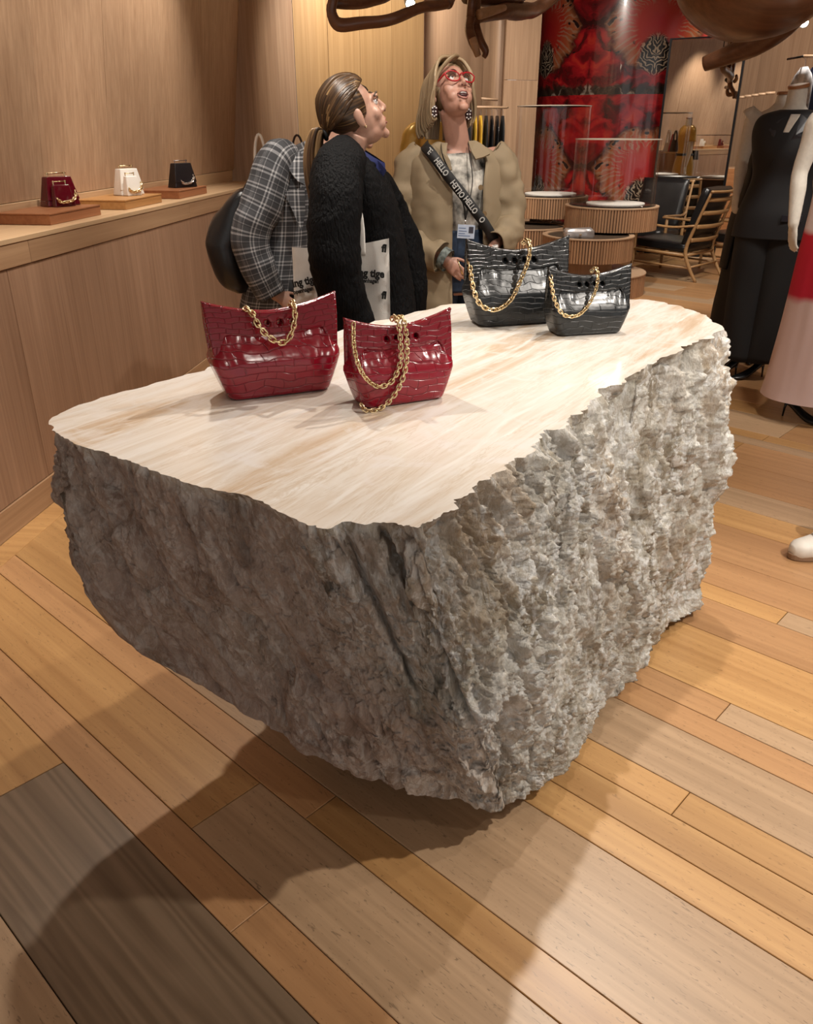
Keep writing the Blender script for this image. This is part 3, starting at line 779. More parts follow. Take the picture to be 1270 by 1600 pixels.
bag_r1 = peak_bag('large red crocodile leather handbag with short gold chain, leftmost on the stone', atz(361, 629, TOPZ), atz(518, 610, TOPZ), .735, True,
    [[(-.20, -.30, .90), (-.17, -.75, .86), (-.135, -.95, .74), (-.06, -1.0, .62), (.02, -1.0, .565), (.08, -1.0, .60), (.13, -.95, .74), (.15, -.75, .86), (.165, -.2, .93), (.17, .3, .86)]])
bag_r2 = peak_bag('small red crocodile leather handbag with long gold chain draped over its front', atz(573, 641, TOPZ), atz(696, 623, TOPZ), .80, True,
    [[(-.47, -.5, .93), (-.50, -.9, .75), (-.49, -1.25, .55), (-.42, -1.35, .38), (-.30, -1.25, .27), (-.17, -1.22, .31), (-.08, -1.15, .5), (-.06, -.95, .72), (-.055, -.7, .88), (-.05, -.2, .97), (-.05, .2, .92)],
     [(.0, .1, .93), (.0, -.4, .965), (.0, -.75, .88), (.0, -1.0, .7), (-.03, -1.2, .45), (-.10, -1.3, .25), (-.2, -1.35, .10), (-.32, -1.40, .02), (-.44, -1.35, .03), (-.46, -1.1, .10)]])
bag_b1 = peak_bag('large black crocodile leather handbag with gold chain, beside the small black one', atz(752, 513, TOPZ), atz(874, 505, TOPZ), .79, False,
    [[(-.49, -.2, .75), (-.50, -.7, .6), (-.49, -1.15, .42), (-.42, -1.3, .27), (-.28, -1.3, .22), (-.14, -1.25, .32), (-.05, -1.15, .52), (.03, -1.0, .74), (.06, -.75, .9), (.07, -.2, .96), (.07, .3, .9)]])
bag_b2 = peak_bag('small black crocodile leather handbag with thin gold chain, rightmost on the stone', atz(873, 527, TOPZ), atz(971, 521, TOPZ), .77, False,
    [[(-.50, -.3, .85), (-.50, -.9, .62), (-.44, -1.2, .42), (-.34, -1.25, .32), (-.20, -1.25, .33), (-.08, -1.15, .46), (.01, -1.0, .68), (.04, -.75, .88), (.05, -.2, .96), (.05, .3, .9)]])

# ------------------------------------------------------------------ little bags on teak plinths along the ledge
def on_ledge(along, out, z=1.05): p = CA+CD*along+CN*out; return Vector((p.x, p.y, z))
def plinth(p_front, along, depth, h, label, mat):
    t = thing('wooden_plinth', label, 'plinth', p_front, ct_ang, 'wooden plinths on the ledge')
    box('block', -depth, 0, 0, along, 0, h-.006, mat, t, .0015); box('top_board', -depth-.002, .002, -.002, along+.002, h-.006, h, mat, t, .001)
    return t
def trap_box(name, wx, dy, h, top_w, top_d, mat, parent, loc=(0, 0, 0), bev=.006):
    bm = bmesh.new(); V = []
    for z, a, b in ((0, wx/2, dy/2), (h, wx*top_w/2, dy*top_d/2)):
        V += [bm.verts.new((-a, -b, z)), bm.verts.new((a, -b, z)), bm.verts.new((a, b, z)), bm.verts.new((-a, b, z))]
    for f in ((3, 2, 1, 0), (4, 5, 6, 7), (0, 1, 5, 4), (1, 2, 6, 5), (2, 3, 7, 6), (3, 0, 4, 7)): bm.faces.new([V[i] for i in f])
    bmesh.ops.bevel(bm, geom=bm.edges[:], offset=bev, segments=3, affect='EDGES', profile=.6)
    o = bm_obj(name, bm, mat, parent, True); o.location = loc; return o
def mini_bag(label, loc, rz, mat, metal, w=.17, h=.125, d=.07, pocket=True):
    t = thing('mini_handbag', label, 'handbag', loc, rz, 'small structured handbags on the ledge')
    trap_box('body', w, d, h, .72, .55, mat, t)
    fl_ = trap_box('flap', w*.98, .012, h*.8, .74, .8, mat, t, (0, -d*.5+.006, h*.2), .004); fl_.rotation_euler = (-radians(7), 0, 0)
    if pocket:
        trap_box('front_pouch', w*.62, d*.62, h*.74, .75, .5, mat, t, (-.02, -d*.72, 0), .005)
        for s in (-1, 1):
            q = lathe('handle_post', [(.0025, 0), (.0025, .012), (.004, .013), (.004, .017), (0, .018)], metal, t, 10); q.location = (-.02+s*w*.18, -d*.66, h*.735)
        tube('handle_bar', [(-.02-w*.19, -d*.66, h*.735+.013), (-.02+w*.19, -d*.66, h*.735+.013)], .0025, metal, t, 8)
    for s in (-1, 1):
        q = lathe('handle_post', [(.003, 0), (.003, .012), (.005, .013), (.005, .019), (0, .021)], metal, t, 10); q.location = (s*w*.26, 0, h-.002)
    tube('handle_bar', [(-w*.30, 0, h+.013), (0, 0, h+.014), (w*.30, 0, h+.013)], .003, metal, t, 8)
    yf = -d*(1.03 if pocket else .5)
    cx = -.02 if pocket else 0
    chain(t, [Vector((cx-w*.22, yf-.004, h*.26)), Vector((cx-.02, yf-.006, h*.16)), Vector((cx+w*.18, yf-.006, h*.2)), Vector((cx+w*.34, yf+.002, h*.36)), Vector((cx+w*.36, yf+.01, h*.52))], .017, .0034, metal)
    return t
M['burgundy'] = plain('burgundy_patent', (.10, .003, .010), .15, coat=.5)
M['cream_leather'] = plain('white_leather', (.78, .74, .68), .3)
M['black_sequin'] = plain('black_studded_leather', (.012, .010, .012), .3, bump=.9, bscale=260)
def plinth_at(px, py, label, mat, along=.46, depth=.27, h=.045):
    p = atz(px, py, 1.0508); return plinth(p, along, depth, h, label, mat), p
M['teak_red'] = wood('teak_reddish', (.24, .085, .035), (.38, .16, .07), 'y', 60, .38, .08)
M['teak_gold'] = wood('teak_golden', (.33, .15, .045), (.48, .25, .09), 'y', 60, .38, .08)
HP = .045
for (px, py), lab, mt in (((80, 352), 'reddish wooden plinth under the burgundy mini handbag', M['teak_red']), ((197, 328), 'golden wooden plinth under the white mini handbag', M['teak_gold']), ((281, 311), 'reddish wooden plinth under the black mini handbag', M['teak_red'])):
    plinth_at(px, py, lab, mt)
def bag_on(px, py): return atz(px, py, 1.0508+HP+.0005)
p = bag_on(98, 322); mini_bag('burgundy patent mini handbag with gold chain clasp on the ledge', p+Vector((-.02, .03, 0)), ct_ang+radians(62), M['burgundy'], M['gold'])
p = bag_on(205, 305); mini_bag('white leather mini handbag with gold clasp on the ledge', p+Vector((-.02, .03, 0)), ct_ang+radians(62), M['cream_leather'], M['gold'], .15, .13, .075)
p = bag_on(289, 293); mini_bag('black studded mini handbag with silver clasp on the ledge', p+Vector((-.02, .03, 0)), ct_ang+radians(62), M['black_sequin'], M['silver'], .17, .135, .075, False)
# bags at the far end of the counter, mostly hidden by the checked jacket
dp = thing('display_plinth', 'oak display plinth at the far end of the counter behind the jacket', 'plinth', (-.98, 6.15, 0), ct_ang)
box('block', -.095, .36, -.2, .22, 0, 1.0, M['counter'], dp, .003); box('top', -.105, .37, -.21, .23, 1.0, 1.03, M['ledge'], dp, .003)
def strap_bag(label, px, top_py, Y, mat, w, hgt, sw, arch):
    b_ = aty(px, top_py, Y); t = thing('top_handle_bag', label, 'handbag', (b_.x, Y, 1.031), ct_ang+.2, 'top handle bags on the far plinth')
    H_ = b_.z-1.031; bh = H_-arch
    trap_box('body', w, .09, bh, .85, .5, mat, t)
    pts = [Vector((-w*.3*cos(a) if arch > .12 else -w*.30*cos(a), 0, bh-.01+(arch+.01)*sin(a))) for a in [pi*k/14 for k in range(15)]]
    tube('handle', pts, [(sw*.35, sw)]*15, mat, t, 8)
    return t
strap_bag('white leather handbag with tall curved handle behind the checked jacket', 404, 210, 6.1, M['cream_leather'], .13, .3, .030, .20)
M['red_leather'] = plain('red_leather', (.45, .01, .02), .35)
strap_bag('red leather handbag of which only the handle shows behind the jacket', 441, 226, 6.15, M['red_leather'], .10, .2, .02, .09)
strap_bag('dark brown leather handbag with pointed handle beside the red handle', 464, 211, 6.2, plain('dark_brown_leather', (.03, .015, .012), .35), .14, .3, .022, .15)
# ------------------------------------------------------------------ fluted display drums
def drum(label, c, R_, z0, z1, glass=0, tray=True, dark=False, base=True):
    t = thing('display_drum', label, 'display stand', (c[0], c[1], z0), 0, 'fluted oak display drums')
    h = z1-z0
    if base: lathe('core', [(R_-.012, 0), (R_-.012, h-.01)], M['gap'], t, 64)
    nst = int(2*pi*R_/.026); wd = 2*pi*R_/nst
    bm = bmesh.new(); y = wd*.40
    V = [(-.012, -y, .002), (.0, -y*.8, .002), (.0, y*.8, .002), (-.012, y, .002)]; V += [(a, b, h-.012) for a, b, _ in V]
    vv = [bm.verts.new(v) for v in V]
    for f in ((0, 1, 2, 3), (4, 5, 6, 7), (0, 1, 5, 4), (1, 2, 6, 5), (2, 3, 7, 6), (3, 0, 4, 7)): bm.faces.new([vv[i] for i in f])
    s0 = bm_obj('slat', bm, M['drum'], t)
    for k in range(nst):
        a = 2*pi*k/nst
        if not (pi*.82 < a < pi*2.18): continue          # the side turned to the shop
        o = s0 if k == -1 else inst(s0, t)
        o.location = (R_*cos(a), R_*sin(a), 0); o.rotation_euler = (0, 0, a)
    bpy.data.objects.remove(s0)
    if tray:
        lathe('rim', [(R_-.045, h-.035), (R_-.045, h-.002), (R_-.043, h), (R_+.002, h), (R_+.004, h-.002), (R_+.004, h-.011), (R_-.01, h-.012)], M['drum_top'], t, 72)
        lathe('tray', [(0, h-.034), (R_-.045, h-.034)], M['drum_top'], t, 64)
    else:
        lathe('top', [(R_+.004, h-.012), (R_+.004, h-.002), (R_+.002, h), (0, h)], M['drum_top'], t, 72)
    return t
def ppz(px, Y, z=0): x, y = pp(px, Y); return (x, y)
# positions measured from the rims; (px, Y) of the axis
d1 = drum('low fluted oak drum, the bottom tier half hidden by the stone', pp(945, 7.95), .50, 0, .20, tray=False)
d2 = drum('fluted oak drum carrying a silver clutch in its tray', pp(934, 7.75), .41, .335, .545)
d3 = drum('largest upper fluted oak drum with dark glossy top, in front of the red column', pp(968, 8.15), .43, .555, .765, tray=False)
d4 = drum('upper fluted oak drum with tall glass cylinder on it', pp(864, 8.87), .40, .60, .80, tray=False)
d5 = drum('fluted oak drum under the glass cylinder drum, partly behind the trench coat', pp(835, 8.45), .39, .355, .55)
d6 = drum('low fluted oak drum beneath the stacked drums behind the black handbag', pp(822, 8.5), .27, 0, .2, tray=False)
def neck(par, r, z0, z1):
    o = lathe('neck', [(r, z0), (r, z1)], M['drum'], par, 32); o['label'] = 'short wooden neck below the drum'
neck(d2, .24, -.135, .0); neck(d5, .24, -.155, 0); neck(d3, .05, -.355, 0); neck(d4, .06, -.05, 0)
M['dark_gloss'] = plain('dark_glossy_top', (.02, .018, .016), .08)
for d, R_, h in ((d3, .40, .21), (d4, .375, .20)):
    lathe('glossy_inlay', [(R_, h), (R_, h+.008), (R_-.004, h+.01), (0, h+.01)], M['dark_gloss'], d, 64)
M['glow_disc'] = plain('pale_display_pad', (.80, .76, .70), .5)
for d, R_, h, ox in ((d3, .27, .211, .03), (d4, .26, .201, .02)):
    q = lathe('display_pad', [(R_, h+.009), (R_, h+.018), (R_-.003, h+.02), (0, h+.02)], M['glow_disc'], d, 48); q.location = (ox, 0, 0)
def glass_cyl(par, R_, z0, h, name='glass_cylinder'):
    V = []; Fc = []; sg = 64
    prof = [(R_, z0), (R_, z0+h)]
    o = lathe(name, prof, M['glass'], par, sg); o['label'] = 'clear glass cylinder'
    r_ = lathe('glass_edge', [(R_-.014, z0+h-.002), (R_-.014, z0+h+.006), (R_+.002, z0+h+.006), (R_+.002, z0+h-.002), (R_-.014, z0+h-.002)], plain('glass_edge', (.5, .42, .34), .15), par, sg)
    return o
glass_cyl(d4, .36, .211, .80)
glass_cyl(d3, .385, .221, .55)
# silver clutch in the tray
cl = thing('clutch', 'metallic silver clutch bag lying in the drum tray', 'clutch bag', (pp(918, 7.58)[0], 7.58, .512), radians(6))
bm = bmesh.new(); add_box(bm, -.135, .135, -.05, .05, 0, .105, None, .022); bmesh.ops.subdivide_edges(bm, edges=bm.edges[:], cuts=2, use_grid_fill=True)
for v in bm.verts: v.co += Vector((0, 1, 0))*(.012*noise.noise(v.co*28))+Vector((0, 0, 1))*(.01*noise.noise(v.co*19))*(v.co.z > .02)
M['silver_leather'] = plain('silver_leather', (.72, .70, .70), .28, metal=.75, bump=.4, bscale=60)
bm_obj('body', bm, M['silver_leather'], cl, True)
tube('flap_roll', [(-.13, -.045, .088), (0, -.05, .094), (.13, -.045, .088)], .02, M['silver_leather'], cl, 12)
lathe('clasp', [(.012, -.004), (.012, .004), (0, .006)], M['gold'], cl, 14).location = (.0, -.063, .055); cl.children[-1].rotation_euler = (pi/2, 0, 0)
# small tray stand behind the large black bag
ts = thing('tray_stand', 'slim stand with pale rose tray and silver rim behind the black handbag', 'display stand', (aty(850, 400, 5.6).x, 5.6, 0))
zt = aty(832, 397, 5.5).z
lathe('foot', [(.14, 0), (.14, .012), (.02, .018), (.02, .02)], M['silver'], ts, 32); lathe('pole', [(.016, .015), (.016, zt-.02)], M['silver'], ts, 16)
M['rose'] = plain('rose_satin', (.62, .40, .32), .3)
def oval_plate(name, a, b, z0, z1, mat, par):
    o = lathe(name, [(.001, z0), (1, z0), (1.0, z1), (.93, z1), (.93, z1-.006), (0, z1-.006)], mat, par, 48); o.scale = (a, b, 1); return o
oval_plate('tray_rim', .17, .12, zt-.02, zt+.006, M['silver'], ts); oval_plate('tray_pad', .155, .108, zt-.01, zt+.009, M['rose'], ts)

# ------------------------------------------------------------------ column wrapped in printed fabric
def print_mat():
    m, nt, N, L, b = new_mat('printed_column_fabric'); setp(b, rough=.25, coat=.8, coatr=.06)
    tc = N.new('ShaderNodeTexCoord'); sp = N.new('ShaderNodeSeparateXYZ'); L.new(tc.outputs['Object'], sp.inputs[0])
    def mth(op, *ins):
        q = N.new('ShaderNodeMath'); q.operation = op
        for i, s in enumerate(ins):
            if isinstance(s, (int, float)): q.inputs[i].default_value = s
            else: L.new(s, q.inputs[i])
        return q.outputs[0]
    u = mth('MULTIPLY', mth('ARCTAN2', sp.outputs['Y'], sp.outputs['X']), 1.0)      # angle * radius about 1 m
    P_ = 1.26
    um = mth('PINGPONG', mth('ADD', u, 10*P_+.323), P_/2)                             # mirrored repeat
    z = mth('MODULO', mth('ADD', sp.outputs['Z'], 1.28), 1.53)
    nd = N.new('ShaderNodeTexNoise'); nd.inputs['Scale'].default_value = 5.0; nd.inputs['Detail'].default_value = 3; c0_ = N.new('ShaderNodeCombineXYZ'); L.new(um, c0_.inputs[0]); L.new(z, c0_.inputs[1]); L.new(c0_.outputs[0], nd.inputs['Vector'])
    um = mth('ADD', um, mth('MULTIPLY', mth('SUBTRACT', nd.outputs['Fac'], .5), .22)); z = mth('ADD', z, mth('MULTIPLY', mth('SUBTRACT', nd.outputs['Fac'], .5), -.26))
    cb = N.new('ShaderNodeCombineXYZ'); L.new(um, cb.inputs[0]); L.new(z, cb.inputs[1])
    def noi(scale, detail=4, dist=0, sc=(1, 1, 1), src=None):
        q = N.new('ShaderNodeMapping'); q.inputs['Scale'].default_value = sc; L.new(src or cb.outputs[0], q.inputs['Vector'])
        n = N.new('ShaderNodeTexNoise'); n.inputs['Scale'].default_value = scale; n.inputs['Detail'].default_value = detail; n.inputs['Distortion'].default_value = dist; L.new(q.outputs[0], n.inputs['Vector']); return n.outputs['Fac']
    def ramp(src, stops, const=False):
        r = N.new('ShaderNodeValToRGB'); L.new(src, r.inputs[0]); r.color_ramp.interpolation = 'CONSTANT' if const else 'LINEAR'
        while len(r.color_ramp.elements) < len(stops): r.color_ramp.elements.new(.5)
        for el, (p, c) in zip(r.color_ramp.elements, stops): el.position = p; el.color = (*c, 1)
        return r.outputs[0]
    def mixc(f, a, bb):
        x = N.new('ShaderNodeMix'); x.data_type = 'RGBA'; L.new(f, x.inputs[0])
        for s, i in ((a, 6), (bb, 7)):
            if isinstance(s, tuple): x.inputs[i].default_value = (*s, 1)
            else: L.new(s, x.inputs[i])
        return x.outputs[2]
    # wing arcs: rings around a centre on the mirror line
    def dist(cx, cz, sx=1, sz=1):
        dx = mth('MULTIPLY', mth('SUBTRACT', um, cx), sx); dz = mth('MULTIPLY', mth('SUBTRACT', z, cz), sz)
        return mth('SQRT', mth('ADD', mth('MULTIPLY', dx, dx), mth('MULTIPLY', dz, dz)))
    wob = mth('MULTIPLY', mth('SUBTRACT', noi(7, 3), .5), .10)
    base = ramp(noi(4.5, 5, .8), [(.30, (.020, .004, .004)), (.42, (.10, .004, .006)), (.54, (.30, .008, .012)), (.66, (.42, .03, .016)), (.78, (.42, .10, .035))])
    dA = mth('ADD', dist(0.0, .72), wob)
    glow = ramp(dA, [(.0, (.34, .008, .014)), (.30, (.36, .03, .015)), (.40, (.30, .09, .035)), (.46, (.02, .008, .006)), (.50, (.14, .006, .008))])
    inA = ramp(dA, [(.44, (1, 1, 1)), (.50, (0, 0, 0))])
    c = mixc(inA, base, glow)
    # radial feather strokes
    ang = mth('ARCTAN2', mth('SUBTRACT', z, .72), um)
    st = mth('SINE', mth('ADD', mth('MULTIPLY', ang, 38.0), mth('MULTIPLY', noi(9, 3), 6)))
    ring = ramp(dA, [(.20, (0, 0, 0)), (.26, (.9, .9, .9)), (.40, (.9, .9, .9)), (.46, (0, 0, 0))])
    stm = mth('MULTIPLY', ring, ramp(st, [(.45, (0, 0, 0)), (.62, (.7, .7, .7))]))
    c = mixc(stm, c, (.30, .19, .12))
    # black spots along the ring
    vo = N.new('ShaderNodeTexVoronoi'); vo.inputs['Scale'].default_value = 12; L.new(cb.outputs[0], vo.inputs['Vector'])
    spt = mth('MULTIPLY', ramp(vo.outputs['Distance'], [(.20, (1, 1, 1)), (.26, (0, 0, 0))]), ramp(dA, [(.28, (0, 0, 0)), (.32, (1, 1, 1)), (.50, (1, 1, 1)), (.54, (0, 0, 0))]))
    c = mixc(spt, c, (.012, .006, .006))
    # striped body marks (pale chevrons on the mirror line)
    dB = mth('ADD', dist(0.0, .40, 1.0, .75), mth('MULTIPLY', wob, .5))
    chev = mth('SINE', mth('ADD', mth('MULTIPLY', mth('ADD', z, mth('MULTIPLY', um, -1.6)), 95.0), mth('MULTIPLY', noi(14, 2), 5)))
    mB = ramp(dB, [(.13, (1, 1, 1)), (.17, (0, 0, 0))])
    cB = ramp(chev, [(.40, (.01, .008, .007)), (.62, (.34, .26, .18))])
    c = mixc(mB, c, cB)
    # dark band with feathers between repeats
    band = ramp(mth('ADD', mth('ADD', z, mth('MULTIPLY', wob, 1.3)), 0), [(.08, (1, 1, 1)), (.14, (0, 0, 0)), (.97, (0, 0, 0))])
    fe = ramp(noi(9, 5, 1.5, (1, .6, 1)), [(.42, (.012, .008, .006)), (.58, (.05, .03, .02)), (.70, (.30, .24, .19))])
    c = mixc(band, c, fe)
    L.new(c, b.inputs['Base Color'])
    return m
cx, cy = pp(975, 11.9); CR = 1.207
colm = thing('printed_column', 'tall round column wrapped in glossy red and black butterfly print', 'column', (cx, cy, 0))
lathe('fabric_wrap', [(CR, .02), (CR, 3.19)], print_mat(), colm, 96)
lathe('base_ring', [(CR+.015, 0), (CR+.015, .03), (CR, .035)], M['black_metal'], colm, 96)
# ------------------------------------------------------------------ standing mirror
GM_ = Vector((.22, 7.0, 0)); MC = Vector((3.36, 10.4, 0))
def _virt(a):
    n_ = Vector((sin(a), cos(a), 0)); return GM_-n_*(2*(GM_-MC).dot(n_))
MA = min([k*.002 for k in range(0, 600)], key=lambda a: abs(_virt(a).x/_virt(a).y-(1079-635)/1410))
mir = thing('standing_mirror', 'tall free-standing mirror with dark edge beside the printed column', 'mirror', MC, -MA)
mm, nt, N, L, b = new_mat('mirror_silvering'); b.inputs['Base Color'].default_value = (.80, .78, .74, 1); setp(b, metal=1, rough=.01)
MW = .41
box('mirror_glass', -MW, MW, -.004, .0, .03, 2.32, mm, mir, 0)
box('backing', -MW, MW, .001, .03, .03, 2.32, M['black_metal'], mir, 0)
for s in (-1, 1): box('frame_side', s*MW-.012, s*MW+.012, -.008, .034, .0, 2.34, M['black_metal'], mir, .002)
box('frame_top', -MW+.013, MW-.013, -.006, .034, 2.325, 2.34, M['black_metal'], mir, .002); box('frame_bottom', -MW+.013, MW-.013, -.006, .034, .0, .03, M['black_metal'], mir, .002)
box('foot', -.25, .25, -.05, .3, 0, .02, M['black_metal'], mir, .003)
# wooden chest between mirror and mannequins
chst = thing('wooden_chest', 'brown wooden chest of drawers behind the lounge chairs', 'cabinet', (aty(1142, 300, 11.2).x, 11.2, 0))
box('body', -.19, .19, -.2, .2, .05, .97, M['walnut_face'], chst, .004)
for k in range(3):
    dr = box('drawer', -.18, .18, -.212, -.2, .08+k*.3, .36+k*.3, M['teak'], chst, .003)
    kn = lathe('knob', [(.012, 0), (.012, .01), (.006, .02), (0, .021)], M['gold'], dr, 12); kn.rotation_euler = (pi/2, 0, 0); kn.location = (0, -.212, .22+k*.3)
# ------------------------------------------------------------------ slatted lounge chairs
def lounge_chair(label, loc, rz):
    t = thing('lounge_chair', label, 'armchair', loc, rz, 'black leather lounge chairs with oak frames')
    oak = M['chair_oak']; w = .32
    # chair faces -y ; back at +y
    for s in (-1, 1):
        tube('leg', [(s*w, -.30, 0), (s*w, -.30, .2), (s*w*1.0, -.29, .52)], [.014, .018, .016], oak, t, 8, 3)
        tube('leg', [(s*w*.92, .42, 0), (s*w*.94, .33, .14), (s*w*.94, .27, .30), (s*w*.92, .34, .55), (s*w*.90, .45, .86)], [.015, .019, .020, .016, .013], oak, t, 8, 4)['label'] = 'curved rear leg running up into the back post'
        tube('armrest', [(s*w*.98, -.34, .535), (s*(w+.02), -.1, .525), (s*(w+.015), .12, .515), (s*w*.94, .33, .54)], [(.012, .024), (.013, .03), (.012, .022), (.011, .014)], oak, t, 8, 4)
        tube('side_rail', [(s*w, -.29, .27), (s*w*.94, .28, .25)], .016, oak, t, 8)
        tube('stretcher', [(s*w, -.3, .15), (s*w*.94, .35, .13)], .010, oak, t, 8)
    tube('front_rail', [(-w, -.3, .27), (w, -.3, .27)], .016, oak, t, 8); tube('rear_rail', [(-w*.93, .28, .25), (w*.93, .28, .25)], .016, oak, t, 8)
    tube('stretcher', [(-w*.93, .34, .14), (w*.93, .34, .14)], .010, oak, t, 8)
    for k, z in enumerate((.40, .53, .66, .785)):
        y = .285+(z-.3)*.29; ws = w*(.94-.04*k*.4)
        tube('back_slat', [(-ws, y, z), (-ws*.5, y+.03, z-.004), (0, y+.04, z-.006), (ws*.5, y+.03, z-.004), (ws, y, z)], [(.020, .006)]*5, oak, t, 8, 3)
    tube('top_rail', [(-w*.95, .455, .86), (0, .49, .853), (w*.95, .455, .86)], .013, oak, t, 8, 4)
    def cushion(name, sx, sy, sz, loc, rot):
        bm = bmesh.new(); bmesh.ops.create_cube(bm, size=1); bmesh.ops.subdivide_edges(bm, edges=bm.edges[:], cuts=8, use_grid_fill=True)
        for v in bm.verts:
            x, y, z = v.co*2; k_ = (1-.16*max(abs(x), abs(y))**4)
            rr = 1-.10*(abs(x)**6+abs(y)**6)/2
            v.co = Vector((x*sx*(1-.04*abs(z*y)), y*sy*(1-.04*abs(z*x)), z*sz*(1-.35*max(abs(x), abs(y))**5)+.008*noise.noise(v.co*5+Vector((loc)))))
        o = bm_obj(name, bm, M['black_leather'], t, True); o.location = loc; o.rotation_euler = rot; return o
    cushion('seat_cushion', w*.9, .31, .055, (0, -.03, .325), (radians(-3), 0, 0))
    cushion('back_cushion', w*.86, .29, .05, (0, .30, .61), (radians(74), 0, 0))
    return t
pA = atz(1090, 425, 0)
lounge_chair('oak lounge chair seen from behind, nearest the black suit mannequin', (2.84, 8.945, 0), radians(226))
lounge_chair('oak lounge chair facing the shop, in front of the mirror', (2.98, 9.75-.55, 0), radians(-20)) if False else None
lounge_chair('oak lounge chair with black leather back turned to the shop front by the red column', (2.83, 9.98, 0), radians(-38))
lounge_chair('oak lounge chair seen from behind, mostly hidden by the black suit mannequin', (3.72, 9.35, 0), radians(220))

# ------------------------------------------------------------------ clothes rails
def garment(name, label, c, rz, w, l, mat, grp, sway=.02):
    t = thing(name, label, 'garment', c, rz, grp)
    V = []; Fc = []; n = 22; m_ = 14
    for j in range(m_+1):
        f = j/m_
        for k in range(n):
            a = 2*pi*k/n; ww = w*(.28+.72*min(1, f/.12)**.7)*(1+.12*f); dd = .015+.0095*min(1, f*2)
            fold = 1+.15*sin(a*5+f*2)*f
            V.append((ww*cos(a)*(1+.03*sin(9*f+k)), dd*sin(a)*fold+0*sway, -f*l-.03))
    for j in range(m_):
        for k in range(n): Fc.append((j*n+k, j*n+(k+1) % n, (j+1)*n+(k+1) % n, (j+1)*n+k))
    Fc += [tuple(range(n-1, -1, -1)), tuple(range(m_*n, m_*n+n))]
    mesh_obj('cloth', V, Fc, mat, t, True)
    hk = [Vector((0, 0, -.04)), Vector((0, 0, .02))]+[Vector((.0, .018*sin(a), .035-.018*cos(a)*-1)) for a in (.2, 1.2, 2.2, 3.0)]
    tube('hanger_hook', [(0, 0, -.05), (0, 0, .015), (0, .012, .03), (0, .0, .042), (0, -.012, .034)], .0025, M['silver'], t, 6, 3)
    return t
cloth = lambda n, c, r=.7, **k: plain('cloth_'+n, c, r, **k)
M['c_black'] = cloth('black', (.008, .008, .009), .6); M['c_vinyl'] = cloth('black_vinyl', (.01, .01, .011), .18)
M['c_yellow'] = cloth('mustard', (.55, .33, .03), .6); M['c_white'] = cloth('white_satin', (.75, .72, .68), .35); M['c_navy'] = cloth('navy', (.012, .018, .05), .6)
M['c_grey'] = plain('cloth_grey_print', (.40, .40, .42), .7, 14, .7)
def rail(label, a, b, sup=.0):
    t = thing('clothes_rail', label, 'clothes rail', (0, 0, 0)); tube('bar', [a, b], .012, M['drum_top'], t, 10)
    for p in (a, b):
        q = Vector(p); back_ = Vector((0, .30, 0)); tube('bracket', [q, q+back_], .008, M['black_metal'], t, 8)
    return t
YR = 9.0
a_ = aty(718, 167, YR); b_ = aty(793, 168, YR)
rail('wooden clothes rail behind the woman in the trench coat', a_, b_)
tube('shelf_rod', [aty(752, 154, 9.3), aty(777, 156, 9.4)], .012, M['drum_top'], None, 8)
sr = bpy.data.objects['shelf_rod']; tag(sr, 'short pale wooden peg above the clothes rail', 'peg')
gl = [('c_white', 'white satin garment on the rail next to the woman in glasses', .62), ('c_black', 'black dress between the white and mustard garments', .75), ('c_yellow', 'mustard yellow dress, left of the two on the rail', .66), ('c_yellow', 'mustard yellow dress, right of the two on the rail', .68), ('c_black', 'matt black dress right of the mustard dresses', .72), ('c_vinyl', 'glossy black vinyl garment, left of the two glossy ones', .72), ('c_vinyl', 'glossy black vinyl garment, right of the two glossy ones', .85), ('c_black', 'long matt black dress at the right end of the rail', .92)]
gl = [(.10+.115*k, mt, lab, l) for k, (mt, lab, l) in enumerate(gl)]
for f, mt, lab, l in gl:
    p = Vector(a_).lerp(Vector(b_), f); garment('hanging_garment', lab, p-Vector((0, 0, .045)), radians(90), .20, l, M[mt], 'garments on the back rail')
ra, rb = aty(1255, 88, 7.5), aty(1335, 88, 7.5)
rail('dark clothes rail at the right behind the suit mannequin', ra, rb)
for f, mt, lab in ((.06, 'c_grey', 'grey patterned garment on the right hand rail'), (.28, 'c_navy', 'navy garment hanging right of the grey patterned one'), (.5, 'c_white', 'white garment at the far right rail')):
    p = Vector(ra).lerp(Vector(rb), f); garment('hanging_garment', lab, p-Vector((0, 0, .045)), radians(90), .20, .8, M[mt], 'garments on the right rail')
# peg shelf on the right wall
for k in range(5):
    p0 = aty(1152+k*11, 152-k*1.6, 11.0-k*.15); o = tube('wall_peg', [p0, p0+Vector((.10, -.02, .004))], .014, M['drum_top'], None, 8)
    tag(o, ['leftmost', 'second', 'middle', 'fourth', 'rightmost'][k]+' pale wooden peg of the stepped row on the right wall', 'peg', 'stepped wooden pegs on the right wall')

